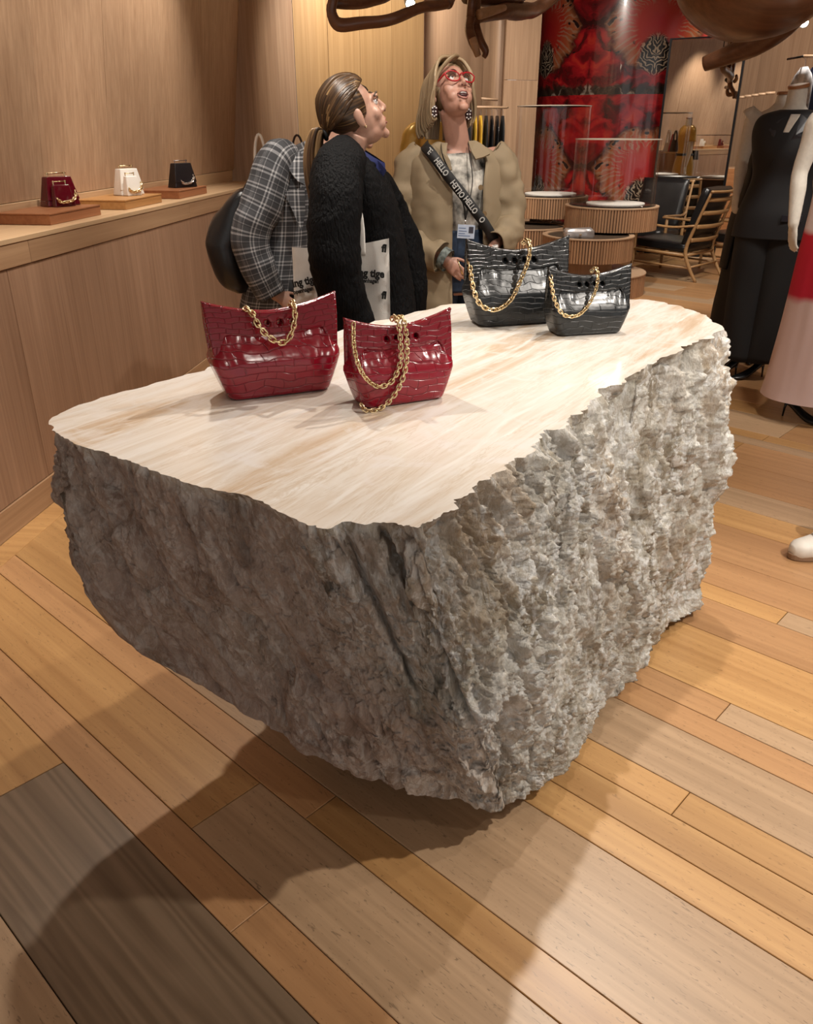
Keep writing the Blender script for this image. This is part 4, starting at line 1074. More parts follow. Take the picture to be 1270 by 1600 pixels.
# ------------------------------------------------------------------ carved walnut branches under the ceiling
def branch(label, runs, face=None):
    t = thing('carved_branch', label, 'ceiling sculpture', (0, 0, 0))
    for pts, rad in runs: 
        o = tube('limb', pts, rad, M['walnut'], t, 14, 6)
        for v in o.data.vertices: v.co += Vector((1, 1, 1))*(.012*noise.noise(v.co*6))
    for pts, rad in runs:
        p_ = max(pts, key=lambda v: v.z); tube('hanger_limb', [p_, Vector((p_.x+.03, p_.y+.03, (p_.z+3.2)/2)), Vector((p_.x, p_.y+.05, 3.2))], [.03, .035, .05], M['walnut'], t, 10, 4)
    if face:
        for pts, rad in face: tube('cut_face', pts, rad, M['walnut_face'], t, 12, 5)
    return t
Yb = 5.4
A = lambda px, py, Y=Yb: aty(px, py, Y)
branch('carved walnut branch with bent elbow above the ponytail woman', [
    ([A(700, 5, 5.6), A(655, 14, 5.5), A(610, 30), A(560, 37), A(528, 39), A(517, 22), A(519, 4), A(528, -20)], [.028, .03, .032, .034, .036, .03, .028, .03]),
    ([A(516, 6, 5.45), A(540, 6, 5.5), A(570, 4, 5.6), A(600, -4, 5.7), A(620, -20, 5.8)], [.028, .03, .034, .03, .03]),
    ([A(700, 6, 5.6), A(704, -10, 5.7), A(700, -50, 5.8)], [.03, .035, .04])])
branch('forked walnut branch hanging over the clothes rail', [
    ([A(742, -30, 6.6), A(743, 10, 6.5), A(742, 40, 6.45), A(750, 62, 6.4), A(760, 78, 6.4), A(757, 88, 6.4)], [.05, .035, .03, .026, .026, .016]),
    ([A(745, 36, 6.45), A(735, 30, 6.4), A(733, 45, 6.35), A(740, 65, 6.3), A(747, 88, 6.3)], [.03, .03, .03, .032, .02]),
    ([A(748, 26, 6.5), A(785, 18, 6.7), A(815, 18, 7.0), A(838, 14, 7.3), A(870, -10, 7.4)], [.035, .05, .06, .05, .05]),
    ([A(728, -6, 6.5), A(770, -4, 6.7), A(810, -6, 7.0)], [.05, .06, .06])],
    [([A(738, 60, 6.25), A(743, 75, 6.24), A(746, 89, 6.24)], [.024, .028, .014]), ([A(748, 23, 6.36), A(768, 17, 6.44), A(788, 12, 6.58)], [.032, .03, .02])])
bl = thing('carved_branch', 'huge rounded walnut limb at the top right with a thinner branch below', 'ceiling sculpture', (0, 0, 0))
c0 = A(1180, -40, 4.6)
Vb, Fb = sphere_data((0, 0, 0), (.36, .42, .28), 36, 24)
Vb = [v*(1+.06*noise.noise(v*3)) + c0 for v in Vb]
mesh_obj('bulge', Vb, Fb, M['walnut'], bl, True)
tube('limb', [c0+Vector((0, .05, .1)), c0+Vector((.05, .15, .4)), Vector((c0.x+.1, c0.y+.3, 3.2))], [.22, .20, .26], M['walnut'], bl, 16, 5)
tube('limb', [A(1100, 100, 5.4), A(1148, 82, 5.3), A(1180, 68, 5.2), A(1215, 45, 5.1), A(1250, 12, 5.0), A(1300, -30, 4.9)], [.04, .055, .065, .07, .075, .08], M['walnut'], bl, 16, 6)
# spotlights in view
def spotlamp(label, px, py, Y, tgt):
    p = A(px, py, Y); t = thing('spotlight', label, 'spotlight', p, 0, 'black ceiling spotlights')
    d = (Vector(tgt)-p).normalized(); q = d.to_track_quat('-Z', 'Y').to_euler()
    o = lathe('housing', [(.0, .12), (.03, .12), (.034, .11), (.034, 0), (.030, 0), (.028, .015), (0, .016)], M['fixture'], t, 20); o.rotation_euler = q
    o = lathe('lens', [(0, .010), (.026, .010)], M['lamp'], t, 20); o.rotation_euler = q
    tube('stem', [(0, 0, .08), (0, 0, 3.2-p.z)], .008, M['fixture'], t, 8)
    return t
spotlamp('small black spotlight above the carved branch', 641, 6, 5.9, (.2, 4.0, 1.3))
spotlamp('small black spotlight at the top left of the printed column', 815, 1, 7.2, (1.6, 8, .5))
spotlamp('small bright spotlight at the top right near the hanging clothes', 1256, 36, 6.6, (2.2, 4.5, 1.0))
# ------------------------------------------------------------------ figure helpers
def loft(rings, seg=28, cap=True, p=2.0):
    """rings: (centre, X axis, Y axis, a, b) -> V,F,UV ; superellipse exponent p"""
    V = []; Fc = []; UV = []; L_ = 0; prev = None
    for c, X, Y, a, b in rings:
        c = Vector(c); X = Vector(X); Y = Vector(Y)
        if prev is not None: L_ += (c-prev).length
        prev = c
        for k in range(seg):
            t = 2*pi*k/seg; cx_, sy_ = cos(t), sin(t)
            V.append(c+X*(a*abs(cx_)**(2/p)*(1 if cx_ >= 0 else -1))+Y*(b*abs(sy_)**(2/p)*(1 if sy_ >= 0 else -1))); UV.append((k/seg, L_))
    n = len(rings)
    for i in range(n-1):
        for k in range(seg): Fc.append((i*seg+k, i*seg+(k+1) % seg, (i+1)*seg+(k+1) % seg, (i+1)*seg+k))
    if cap: Fc.append(tuple(range(seg-1, -1, -1))); Fc.append(tuple(range((n-1)*seg, n*seg)))
    return V, Fc, UV
def dense_rings(ctrl, sub=5):
    """ctrl: list of (centre, X, Y, a, b) interpolated with catmull"""
    cs = catmull([c[0] for c in ctrl], sub); Xs = catmull([c[1] for c in ctrl], sub); Ys = catmull([c[2] for c in ctrl], sub)
    ab = catmull([Vector((c[3], c[4], 0)) for c in ctrl], sub)
    return [(c, x.normalized(), y.normalized(), q.x, q.y) for c, x, y, q in zip(cs, Xs, Ys, ab)]
def tb(pts, rad, seg=12, sub=4):
    """closed tapered tube piece for remeshing"""
    m = len(pts); rr = []
    for i in range(m-1):
        for k in range(sub): rr.append(rad[i]+(rad[i+1]-rad[i])*k/sub)
    rr.append(rad[-1]); v, f, _ = tube_data(catmull(pts, sub), rr, seg, True); return v, f
def xf(vf, Mx): return [Mx @ Vector(v) for v in vf[0]], vf[1]
def hand_pieces(wrist, direc, palm_n, thumb_side, scale=1.0, curl=.5):
    """palm with five fingers; direc: wrist -> knuckles, palm_n: out of the palm, thumb_side: +-1 along direc x palm_n"""
    d = Vector(direc).normalized(); n_ = Vector(palm_n); n_ = (n_-d*n_.dot(d)).normalized(); s_ = d.cross(n_)*thumb_side
    W_ = Vector(wrist); S_ = scale; out = []
    rings = [(W_-d*.02*S_, s_, n_, .026*S_, .019*S_), (W_+d*.02*S_, s_, n_, .031*S_, .017*S_), (W_+d*.06*S_, s_, n_, .039*S_, .015*S_), (W_+d*.09*S_, s_, n_, .038*S_, .012*S_)]
    v, f, _ = loft(rings, 16); out.append((v, f))
    for k, (off, ln) in enumerate(((.029, .072), (.010, .080), (-.010, .075), (-.029, .058))):
        b0 = W_+d*(.086*S_)+s_*(off*S_); pts = [b0-d*.015*S_]; dd = d.copy(); p = b0
        ax = s_
        for j in range(3):
            pts.append(p.copy()); dd = (dd*cos(curl*(.5+.3*j))+n_*sin(curl*(.5+.3*j))).normalized() if j else (dd*cos(curl*.35)+n_*sin(curl*.35)).normalized()
            p = p+dd*(ln*S_*(.45, .32, .23)[j])
        pts.append(p); out.append(tb(pts, [r*S_ for r in (.0088, .0088, .0082, .0074, .006)], 8, 2))
    b0 = W_+d*.025*S_+s_*.026*S_; dt = (d*.72+s_*.6+n_*.35).normalized()
    p1 = b0+dt*.035*S_; p2 = p1+(dt*.75+d*.4+n_*.25).normalized()*.03*S_; p3 = p2+(d*.8+n_*.5).normalized()*.026*S_
    out.append(tb([b0-dt*.01*S_, b0, p1, p2, p3], [r*S_ for r in (.012, .0125, .011, .0095, .007)], 8, 2))
    return out
def head_pieces(c, R_, s=1.0, mouth_open=0.0):
    """skull and face, local: face -Y, up Z ; R_ 3x3"""
    def E(cx, cy, cz, rx, ry, rz, seg=16, rings=12):
        v, f = sphere_data((0, 0, 0), (rx*s, ry*s, rz*s), seg, rings); return [R_ @ (q+Vector((cx, cy, cz))*s)+c for q in v], f
    P_ = [E(0, .014, .034, .073, .090, .080), E(0, -.028, -.018, .060, .066, .088), E(0, -.032, -.066, .053, .056, .044), E(0, -.082, -.098-.008*mouth_open, .021, .016, .017),
          E(.030, -.082, .030, .024, .012, .009), E(-.030, -.082, .030, .024, .012, .009), E(.038, -.058, -.022, .024, .022, .026), E(-.038, -.058, -.022, .024, .022, .026),
          E(.030, -.064, -.054, .024, .024, .026), E(-.030, -.064, -.054, .024, .024, .026), E(0, -.091, -.050, .021, .010, .011), E(0, -.088, -.070-.01*mouth_open, .018, .011, .009), E(.011, -.099, -.026, .008, .009, .007), E(-.011, -.099, -.026, .008, .009, .007),
          E(.075, .012, -.004, .008, .017, .030), E(-.075, .012, -.004, .008, .017, .030), E(.073, .006, -.03, .006, .010, .012), E(-.073, .006, -.03, .006, .010, .012)]
    q = lambda x, y, z: R_ @ (Vector((x, y, z))*s)+c
    P_.append(tb([q(0, -.082, .034), q(0, -.096, .012), q(0, -.109, -.012), q(0, -.113, -.022), q(0, -.100, -.030)], [.007*s, .0075*s, .009*s, .0095*s, .006*s], 10, 3))
    return P_
def locks(name, paths, r0, mat, parent, seg=6, sub=5, rnd=None, taper=True):
    V = []; Fc = []; UV = []; rg = rnd or random.Random(3)
    for pts in paths:
        cp = catmull(pts, sub); m = len(cp); u = rg.random(); base = len(V)
        rr = [(r0*(1 if not taper else (1-.55*abs(2*i/(m-1)-.9)**2)), r0*.42) for i in range(m)]
        v, f, uv = tube_data(cp, rr, seg, True); V += v; Fc += [tuple(i+base for i in q) for q in f]; UV += [(u, b) for a, b in uv]
    return mesh_obj(name, V, Fc, mat, parent, True, UV)
def hair_mat(name, stops, rough=.35):
    m, nt, N, L, b = new_mat(name); setp(b, rough=rough)
    uv = N.new('ShaderNodeUVMap'); mp = N.new('ShaderNodeMapping'); mp.inputs['Scale'].default_value = (40, 3, 1); L.new(uv.outputs[0], mp.inputs['Vector'])
    n = N.new('ShaderNodeTexNoise'); n.inputs['Scale'].default_value = 1; n.inputs['Detail'].default_value = 2; L.new(mp.outputs[0], n.inputs['Vector'])
    r = N.new('ShaderNodeValToRGB'); L.new(n.outputs['Fac'], r.inputs[0])
    while len(r.color_ramp.elements) < len(stops): r.color_ramp.elements.new(.5)
    for el, (p, c) in zip(r.color_ramp.elements, stops): el.position = p; el.color = (*c, 1)
    L.new(r.outputs[0], b.inputs['Base Color']); return m
def skin_mat(name, col):
    m = plain(name, col, .45, 30, .07); b = m.node_tree.nodes['Principled BSDF']; setp(b, sss=.12); b.inputs['Subsurface Radius'].default_value = (.01, .004, .002); return m
def cloth_folds(o, amp, sc, amp2=0, sc2=30, zs=.5, ridge=0):
    nrm = [v.normal.copy() for v in o.data.vertices]
    for v, n_ in zip(o.data.vertices, nrm):
        q = v.co; d = amp*noise.noise(Vector((q.x*sc, q.y*sc, q.z*sc*zs)))+amp*.5*noise.noise(Vector((q.x*sc*2.2, q.y*sc*2.2, q.z*sc*zs*1.6+3)))
        if amp2: d += amp2*noise.noise(q*sc2)
        if ridge: d += ridge*(1-2.2*abs(noise.noise(Vector((q.x*11+q.z*9, q.y*11, q.z*20-q.x*6)))))*max(0, .35+noise.noise(q*5+Vector((3, 1, 8))))
        v.co = q+n_*d
X1, Y1_, Z1 = Vector((1, 0, 0)), Vector((0, 1, 0)), Vector((0, 0, 1))
def rz3(a): return Matrix.Rotation(a, 3, 'Z')
def axes(yaw):
    """right axis and back axis for a figure whose front is -Y turned by yaw"""
    R_ = rz3(yaw); return R_ @ X1, R_ @ Y1_
def basic_body(yaw, hgt=1.0, arms=None, head=None, neck_top=None, lean=Vector((0, 0, 0)), feet=None, heel=0.0, bust=1.0, feet_on=True):
    """pieces of a standing body, local to the base; arms: list of (shoulder, elbow, wrist, hand dir, palm normal, thumb side)"""
    X, Y = axes(yaw); h = hgt; H0 = heel; P_ = []
    def at(z, fwd=0.0): return Vector((0, 0, z*h+H0))-Y*fwd+lean*max(0, (z-.9)/.5)
    ctrl = [(at(.78), X, Y, .150*h, .105*h), (at(.86), X, Y, .172*h, .118*h), (at(.94), X, Y, .162*h, .108*h), (at(1.04), X, Y, .125*h, .088*h), (at(1.14, .005), X, Y, .138*h, .098*h), (at(1.24, .015), X, Y, .150*h, .112*h*bust), (at(1.33, .005), X, Y, .165*h, .098*h), (at(1.39), X, Y, .150*h, .075*h), (at(1.425, -.005), X, Y, .085*h, .058*h), (at(1.45, 0), X, Y, .058*h, .054*h)]
    v, f, _ = loft(dense_rings(ctrl, 4), 28); P_.append((v, f))
    for s in (-1, 1):
        hipc = at(.82)+X*(s*.085*h); fo = feet[0 if s < 0 else 1] if feet else Vector((s*.085*h, 0, 0)) 
        an = Vector((fo.x, fo.y, .09*h+H0)); kn = hipc.lerp(an, .5)-Y*.02
        P_.append(tb([hipc, hipc.lerp(kn, .5), kn, kn.lerp(an, .35)+Y*.012, an], [.088*h, .075*h, .054*h, .053*h, .036*h], 14, 4))
        if not feet_on: continue
        toe = an-Y*(.15*h if not heel else .12*h); toe.z = .02+ (0 if heel else .01)
        P_.append(tb([an+Y*.025-Z1*.03, an-Z1*.045-Y*.02, toe.lerp(an-Z1*.05, .4), toe], [.032*h, .036*h, .034*h, .022*h], 10, 3))
    for (sh, el, wr, hd, pn, th) in arms or []:
        sh, el, wr = Vector(sh), Vector(el), Vector(wr)
        P_.append(tb([at(1.35).lerp(sh, .55), sh, sh.lerp(el, .45), el, el.lerp(wr, .35), wr, wr+Vector(hd).normalized()*.02], [.058*h, .054*h, .045*h, .037*h, .038*h, .026*h, .024*h], 12, 4))
        P_ += hand_pieces(wr+Vector(hd).normalized()*.01, hd, pn, th, .86*h)
    if neck_top is not None: P_.append(tb([at(1.40), at(1.45), Vector(neck_top)], [.066*h, .056*h, .055*h], 14, 4))
    if head: P_ += head
    return P_
def garment_loft(name, ctrl, mat, parent, seg=48, sub=6, p=2.2, folds=(.008, 9), cap=True, fine=0, zs=.5):
    V, Fc, UV = loft(dense_rings(ctrl, sub), seg, cap, p); o = mesh_obj(name, V, Fc, mat, parent, True, UV)
    if folds: cloth_folds(o, folds[0], folds[1], fine, 60, zs)
    return o
def sleeve(name, pts, rad, mat, parent, seg=22, sub=8, folds=(.007, 16), ratio=.9, cap=True, fine=0):
    m = len(pts); rr = []
    for i in range(m-1):
        for k in range(sub): q = rad[i]+(rad[i+1]-rad[i])*k/sub; rr.append((q, q*ratio))
    rr.append((rad[-1], rad[-1]*ratio)); V, Fc, UV = tube_data(catmull(pts, sub), rr, seg, cap)
    o = mesh_obj(name, V, Fc, mat, parent, True, UV)
    if folds: cloth_folds(o, folds[0], folds[1], fine, 60, 1.0)
    return o
def heel_shoe(parent, loc, rz, mat, S_=1.0):
    R_ = rz3(rz); T_ = lambda x, y, z: R_ @ (Vector((x, y, z))*S_)+Vector(loc)
    Xs, Ys = R_ @ X1, R_ @ Y1_
    rings = [(T_(0, -.135, .012), Xs, Z1, .006, .006), (T_(0, -.11, .014), Xs, Z1, .022, .012), (T_(0, -.07, .018), Xs, Z1, .034, .016), (T_(0, -.03, .026), Xs, Z1, .034, .02), (T_(0, .02, .05), Xs, Z1, .026, .022), (T_(0, .06, .078), Xs, Z1, .025, .024), (T_(0, .095, .10), Xs, Z1, .024, .028), (T_(0, .112, .105), Xs, Z1, .012, .02)]
    V, Fc, UV = loft(dense_rings(rings, 3), 14)
    o = mesh_obj('shoe', V, Fc, mat, parent, True); o['label'] = 'black high-heeled sandal'
    tube('stiletto_heel', [T_(0, .10, .085), T_(0, .105, .05), T_(0, .108, 0)], [.011, .006, .0045], mat, o, 8)
    tube('ankle_strap', [T_(.032*cos(a), .085+.036*sin(a), .145+.006*cos(a)) for a in [2*pi*k/12 for k in range(13)]], .004, mat, o, 6)
    tube('ankle_strap', [T_(.02, .07, .10), T_(.03, .085, .145)], .004, mat, o, 6)
    return o
# ------------------------------------------------------------------ mannequins
def cap_neck(parent, c, r, h=.012):
    o = lathe('neck_cap', [(0, h+.004), (r*.9, h+.004), (r, h), (r, 0), (0, 0)], M['teak'], parent, 24); o.location = c; o['label'] = 'wooden cap on the neck'; return o
M['shoe_black'] = plain('shoe_leather', (.01, .01, .011), .25)
# strapless black gown, behind
def px_local(root): 
    L0 = root.location.copy(); return lambda px, py, Y: aty(px, py, Y)-L0
YG = 5.45
gA = thing('mannequin', 'linen mannequin in a strapless black gown, behind the suit mannequin', 'mannequin', (2.02, YG, 0))
q = px_local(gA); yaw = radians(-25); X, Y = axes(yaw)
nkz = aty(1205, 148, YG).z; sc_ = (nkz-.09)/1.50
nb = q(1207, 150, YG)
pcs = basic_body(yaw, sc_, [(q(1178, 182, YG-.03), q(1160, 250, YG-.05), q(1152, 296, YG-.1), (-.05, -.1, -1), (1, .3, 0), -1), (q(1225, 185, YG+.12), q(1236, 260, YG+.16), q(1236, 310, YG+.14), (0, -.05, -1), (-1, 0, 0), 1)], None, None, Vector((0, 0, 0)), None, .09, 1.0, False)
pcs = [([v+Vector((q(1200, 300, YG).x, 0, 0)) if True else v for v in pv] if i < 3 else pv, pf) for i, (pv, pf) in enumerate(pcs)]
tx = q(1200, 300, YG).x
pcs.append(tb([Vector((tx, 0, 1.36*sc_+.09)), Vector((tx, 0, 1.44*sc_+.09)), Vector((tx+.0, 0, 1.53*sc_+.06))], [.075, .052, .047], 14, 3))
remesh('body', pcs, .007, M['white_linen'], gA, 6)
cap_neck(gA, Vector((tx, 0, 1.535*sc_+.055)), .05)
def zc(z): return Vector((tx, 0, z*sc_+.09))
garment_loft('gown', [(zc(1.27)-Y*.015, X, Y, .165, .128), (zc(1.18)-Y*.01, X, Y, .155, .120), (zc(1.04), X, Y, .138, .105), (zc(.9), X, Y, .19, .14), (zc(.6), X, Y, .20, .15), (zc(.35), X, Y, .21, .16), (zc(.06), X, Y, .23, .18)], M['c_black'], gA, 40, 5, 2.1, (.008, 8))
tube('bodice_fold', [zc(1.30)-Y*.12-X*.13, zc(1.265)-Y*.135-X*.03, zc(1.29)-Y*.13+X*.08, zc(1.28)-Y*.05+X*.155], [(.012, .03)]*4, M['c_black'], gA, 8, 4)
tube('drape', [zc(1.24)-X*.12-Y*.06, zc(1.05)-X*.12-Y*.07, zc(.80)-X*.17-Y*.06, zc(.50)-X*.19-Y*.05], [(.02, .05), (.02, .06), (.02, .07), (.02, .06)], M['c_black'], gA, 10, 5)
for s in (-1, 1): heel_shoe(gA, Vector((tx+s*.085*sc_, 0, 0))-rz3(yaw) @ Vector((0, .085, 0)), yaw, M['shoe_black'])
# black suit
YS = 4.98
gB = thing('mannequin', 'linen mannequin in a black sleeveless suit jacket and wide trousers', 'mannequin', (2.06, YS, 0))
q = px_local(gB); yaw = radians(-28); X, Y = axes(yaw); tx = q(1215, 330, YS).x*0+q(1212, 330, YS).x
top = q(1241, 132, YS).z; sc_ = (top-.09-.0)/1.56
def zc(z, fx=0): return Vector((tx+fx, 0, z*sc_+.09))
pcs = basic_body(yaw, sc_, [(zc(1.36)+X*.185, zc(1.08)+X*.24+Y*.03, zc(.86)+X*.23-Y*.05, (0, -.1, -1), (-1, 0, 0), 1)], None, None, Vector((0, 0, 0)), None, .09, 1.0, False)
pcs = [([v+Vector((tx, 0, 0)) for v in pv], pf) if i < 3 else (pv, pf) for i, (pv, pf) in enumerate(pcs)]
pcs.append(tb([zc(1.36), zc(1.44), zc(1.545)], [.08, .055, .05], 14, 3))
remesh('body', pcs, .007, M['white_linen'], gB, 6)
cp_ = cap_neck(gB, zc(1.545), .055); cp_.rotation_euler = (radians(6), radians(-10), 0)
M['suit'] = plain('suit_wool', (.006, .0065, .009), .7)
# jacket: left shoulder (viewer right) covered, cut away at the waist
jr = [(zc(1.43), X, Y, .075, .066), (zc(1.40), X, Y, .165, .10), (zc(1.33)-Y*.005, X, Y, .192, .128), (zc(1.22)-Y*.012, X, Y, .176, .135), (zc(1.10), X, Y, .155, .118), (zc(1.0), X, Y, .172, .125), (zc(.88), X, Y, .205, .150), (zc(.76), X, Y, .215, .155)]
V, Fc, UV = loft(dense_rings(jr, 10), 120, False, 2.2)
jk = mesh_obj('suit_jacket', V, Fc, M['suit'], gB, True); s_ = jk.modifiers.new('t', 'SOLIDIFY'); s_.thickness = .006
def lapel(pts, name='lapel'):
    o = mesh_obj(name, pts, [tuple(range(len(pts)))], M['lapel'], gB); s = o.modifiers.new('t', 'SOLIDIFY'); s.thickness = .007; return o
M['lapel'] = plain('lapel_satin', (.02, .021, .028), .32)
fy = lambda z: .135
def jacket_y(x, z):
    rr = [(1.425, .09, .07), (1.40, .165, .10), (1.33, .192, .128), (1.22, .176, .135), (1.10, .155, .118), (1.0, .172, .125), (.88, .205, .15)]
    for (z1_, a1, b1), (z0_, a0, b0_) in zip(rr[:-1], rr[1:]):
        if z0_ <= z <= z1_: f = (z-z0_)/(z1_-z0_); a_, b_ = a0+(a1-a0)*f, b0_+(b1-b0_)*f; break
    return b_*(1-min(.98, abs(x)/a_)**2.2)**(1/2.2)
def on_jacket(x, z, off=.004): return zc(z)+X*x-Y*(jacket_y(x, z)+off+.005)
for nm, tri in (('linen_patch', ((-.005, 1.41), (.045, 1.41), (-.052, 1.20))), ('waist_opening', ((.0, 1.15), (.115, 1.15), (.115, 1.235)))):
    (x0, z0), (x1, z1_), (x2, z2) = tri; V = []; Fc = []; K = 8; idx = {}
    for i in range(K+1):
        for j in range(K+1-i):
            u_, v_ = i/K, j/K; idx[(i, j)] = len(V); V.append(on_jacket(x0+(x1-x0)*u_+(x2-x0)*v_, z0+(z1_-z0)*u_+(z2-z0)*v_))
    for i in range(K):
        for j in range(K-i):
            Fc.append((idx[(i, j)], idx[(i+1, j)], idx[(i, j+1)]))
            if i+j < K-1: Fc.append((idx[(i+1, j)], idx[(i+1, j+1)], idx[(i, j+1)]))
    o = mesh_obj(nm, V, Fc, M['white_linen'], gB, True); o.modifiers.new('t', 'SOLIDIFY').thickness = .004  # linen-coloured patches laid on the uncut jacket, standing for bare mannequin
    o['label'] = 'pale area showing at the jacket opening'
for sgn in (-1, 1):
    cl_ = lambda z_: .02-(1.41-z_)*.33
    out = [(cl_(z_)+sgn*d_, z_) for d_, z_ in ((.024, 1.412), (.07, 1.385), (.098, 1.335), (.074, 1.318), (.090, 1.298), (.006, 1.165), (.009, 1.20))]
    P_ = [on_jacket(x_, z_, .009) for x_, z_ in out]; c_ = sum(P_, Vector())/len(P_)
    o = mesh_obj('lapel', P_+[on_jacket(cl_(1.31)+sgn*.055, 1.31, .013)], [(i, (i+1) % 7, 7) for i in range(7)], M['lapel'], gB); o.modifiers.new('t', 'SOLIDIFY').thickness = .005
pk = box('pocket_flap', -.055, .055, -.004, .004, -.018, .018, M['lapel'], gB, .002); pk.location = zc(.88)+X*.10-Y*.148; pk.rotation_euler = (0, 0, yaw+.35)
M['trouser'] = plain('trouser_wool', (.006, .006, .007), .8)
for s in (-1, 1):
    garment_loft('trouser_leg', [(zc(.86)+X*(s*.07), X, Y, .125, .14), (zc(.6)+X*(s*.075), X, Y, .12, .135), (zc(.3)+X*(s*.07), X, Y, .112, .125), (zc(.03)+X*(s*.065), X, Y, .105, .115)], M['trouser'], gB, 28, 5, 2.2, (.006, 8))
    heel_shoe(gB, Vector((tx+s*.085*sc_, 0, 0))-rz3(yaw-.75) @ Vector((0, .085, 0)), yaw-.75, M['shoe_black'])
# pink and red dress at the right edge
YD = 4.2
gC = thing('mannequin', 'linen mannequin in a sheer white and red dress at the right edge', 'mannequin', (2.06, YD, 0))
q = px_local(gC); yaw = radians(-20); X, Y = axes(yaw); tx = .09
def zc(z, fx=0): return Vector((tx+fx, 0, z+.09))
sh = q(1266, 178, YD-.02); 
pcs = basic_body(yaw, 1.0, [(q(1279, 190, YD-.02), q(1250, 268, YD-.03), q(1240, 346, YD-.12), (.08, -.1, -1), (1, .2, 0), -1), (zc(1.33)+X*.18, zc(1.05)+X*.24, zc(.82)+X*.25, (0, 0, -1), (-1, 0, 0), 1)], None, None, Vector((0, 0, 0)), None, .09, 1.0, False)
pcs = [([v+Vector((tx, 0, 0)) for v in pv], pf) if i < 3 else (pv, pf) for i, (pv, pf) in enumerate(pcs)]
pcs.append(tb([zc(1.36), zc(1.44), zc(1.54)], [.08, .055, .05], 14, 3))
remesh('body', pcs, .007, M['white_linen'], gC, 6); cap_neck(gC, zc(1.54), .055)
def dress_mat():
    m, nt, N, L, b = new_mat('sheer_print_dress'); setp(b, rough=.7)
    tc = N.new('ShaderNodeTexCoord'); sp = N.new('ShaderNodeSeparateXYZ'); L.new(tc.outputs['Object'], sp.inputs[0])
    n = N.new('ShaderNodeTexNoise'); n.inputs['Scale'].default_value = 5; L.new(tc.outputs['Object'], n.inputs['Vector'])
    a = N.new('ShaderNodeMath'); a.operation = 'MULTIPLY_ADD'; L.new(n.outputs['Fac'], a.inputs[0]); a.inputs[1].default_value = .10; L.new(sp.outputs['Z'], a.inputs[2])
    x = N.new('ShaderNodeMath'); x.operation = 'MULTIPLY_ADD'; L.new(sp.outputs['X'], x.inputs[0]); x.inputs[1].default_value = -.25; L.new(a.outputs[0], x.inputs[2])
    mr = N.new('ShaderNodeMapRange'); L.new(x.outputs[0], mr.inputs[0]); mr.inputs[1].default_value = 0; mr.inputs[2].default_value = 1.5
    r = N.new('ShaderNodeValToRGB'); L.new(mr.outputs[0], r.inputs[0])
    st = [(.0, (.62, .46, .43)), (.455, (.60, .45, .43)), (.485, (.45, .005, .03)), (.68, (.50, .006, .025)), (.70, (.72, .60, .58)), (.80, (.72, .58, .56)), (1.0, (.80, .76, .74))]
    while len(r.color_ramp.elements) < len(st): r.color_ramp.elements.new(.5)
    for el, (p, c) in zip(r.color_ramp.elements, st): el.position = p; el.color = (*c, 1)
    L.new(r.outputs[0], b.inputs['Base Color']); return m
garment_loft('dress', [(zc(1.38), X, Y, .13, .09), (zc(1.28), X, Y, .17, .13), (zc(1.1), X, Y, .165, .13), (zc(.98), X, Y, .165, .14), (zc(.75), X, Y, .18, .16), (zc(.4), X, Y, .20, .18), (zc(.12), X, Y, .225, .20), (zc(.03), X, Y, .235, .21)], dress_mat(), gC, 72, 6, 2.0, (.012, 9), False, 0, .12)
for s in (-1, 1): heel_shoe(gC, Vector((tx+s*.085, 0, 0))-rz3(radians(35)) @ Vector((0, .085, 0)), radians(35), M['shoe_black'])
# gold dress, seen directly behind the trench coat and in the mirror
GM = Vector((.22, 7.0, 0))
gD = thing('mannequin', 'mannequin in a shiny mustard gold dress behind the trench coat woman', 'mannequin', GM)
yaw = radians(-150); X, Y = axes(yaw)
def zc(z): return Vector((0, 0, z+.02))
pcs = basic_body(yaw, 1.0, [(zc(1.35)+X*(s*.185), zc(1.08)+X*(s*.235), zc(.84)+X*(s*.24)-Y*.04, (0, 0, -1), (-s, 0, 0), s) for s in (-1, 1)], None, None, Vector((0, 0, 0)), None, .02)
pcs.append(tb([zc(1.36), zc(1.44), zc(1.54)], [.08, .055, .05], 14, 3))
remesh('body', pcs, .009, M['white_linen'], gD, 6); cap_neck(gD, zc(1.54), .055)
M['gold_satin'] = plain('mustard_satin', (.55, .33, .07), .3, metal=.25)
garment_loft('gold_dress', [(zc(1.44), X, Y, .09, .075), (zc(1.40), X, Y, .17, .095), (zc(1.28), X, Y, .185, .135), (zc(1.08), X, Y, .150, .115), (zc(.96), X, Y, .175, .13), (zc(.75), X, Y, .215, .16), (zc(.45), X, Y, .21, .16), (zc(.1), X, Y, .23, .18)], M['gold_satin'], gD, 48, 6, 2.1, (.014, 9), True, 0, .3)
for s in (-1, 1): sleeve('gold_sleeve', [zc(1.37)+X*(s*.14), zc(1.34)+X*(s*.20), zc(1.20)+X*(s*.235)], [.075, .082, .08], M['gold_satin'], gD)
pb = thing('belt_bag', 'small black belt bag on the gold dress mannequin', 'bag', GM+Vector((0, 0, 1.0)))
trap_box('pouch', .16, .07, .14, .85, .6, M['black_leather'], pb, Y*.155-Z1*.06)
tube('belt', [X*(.182*cos(a))+Y*(.138*sin(a))+Z1*.02 for a in [2*pi*k/24 for k in range(25)]], [(.018, .004)]*25, M['black_leather'], pb, 8)
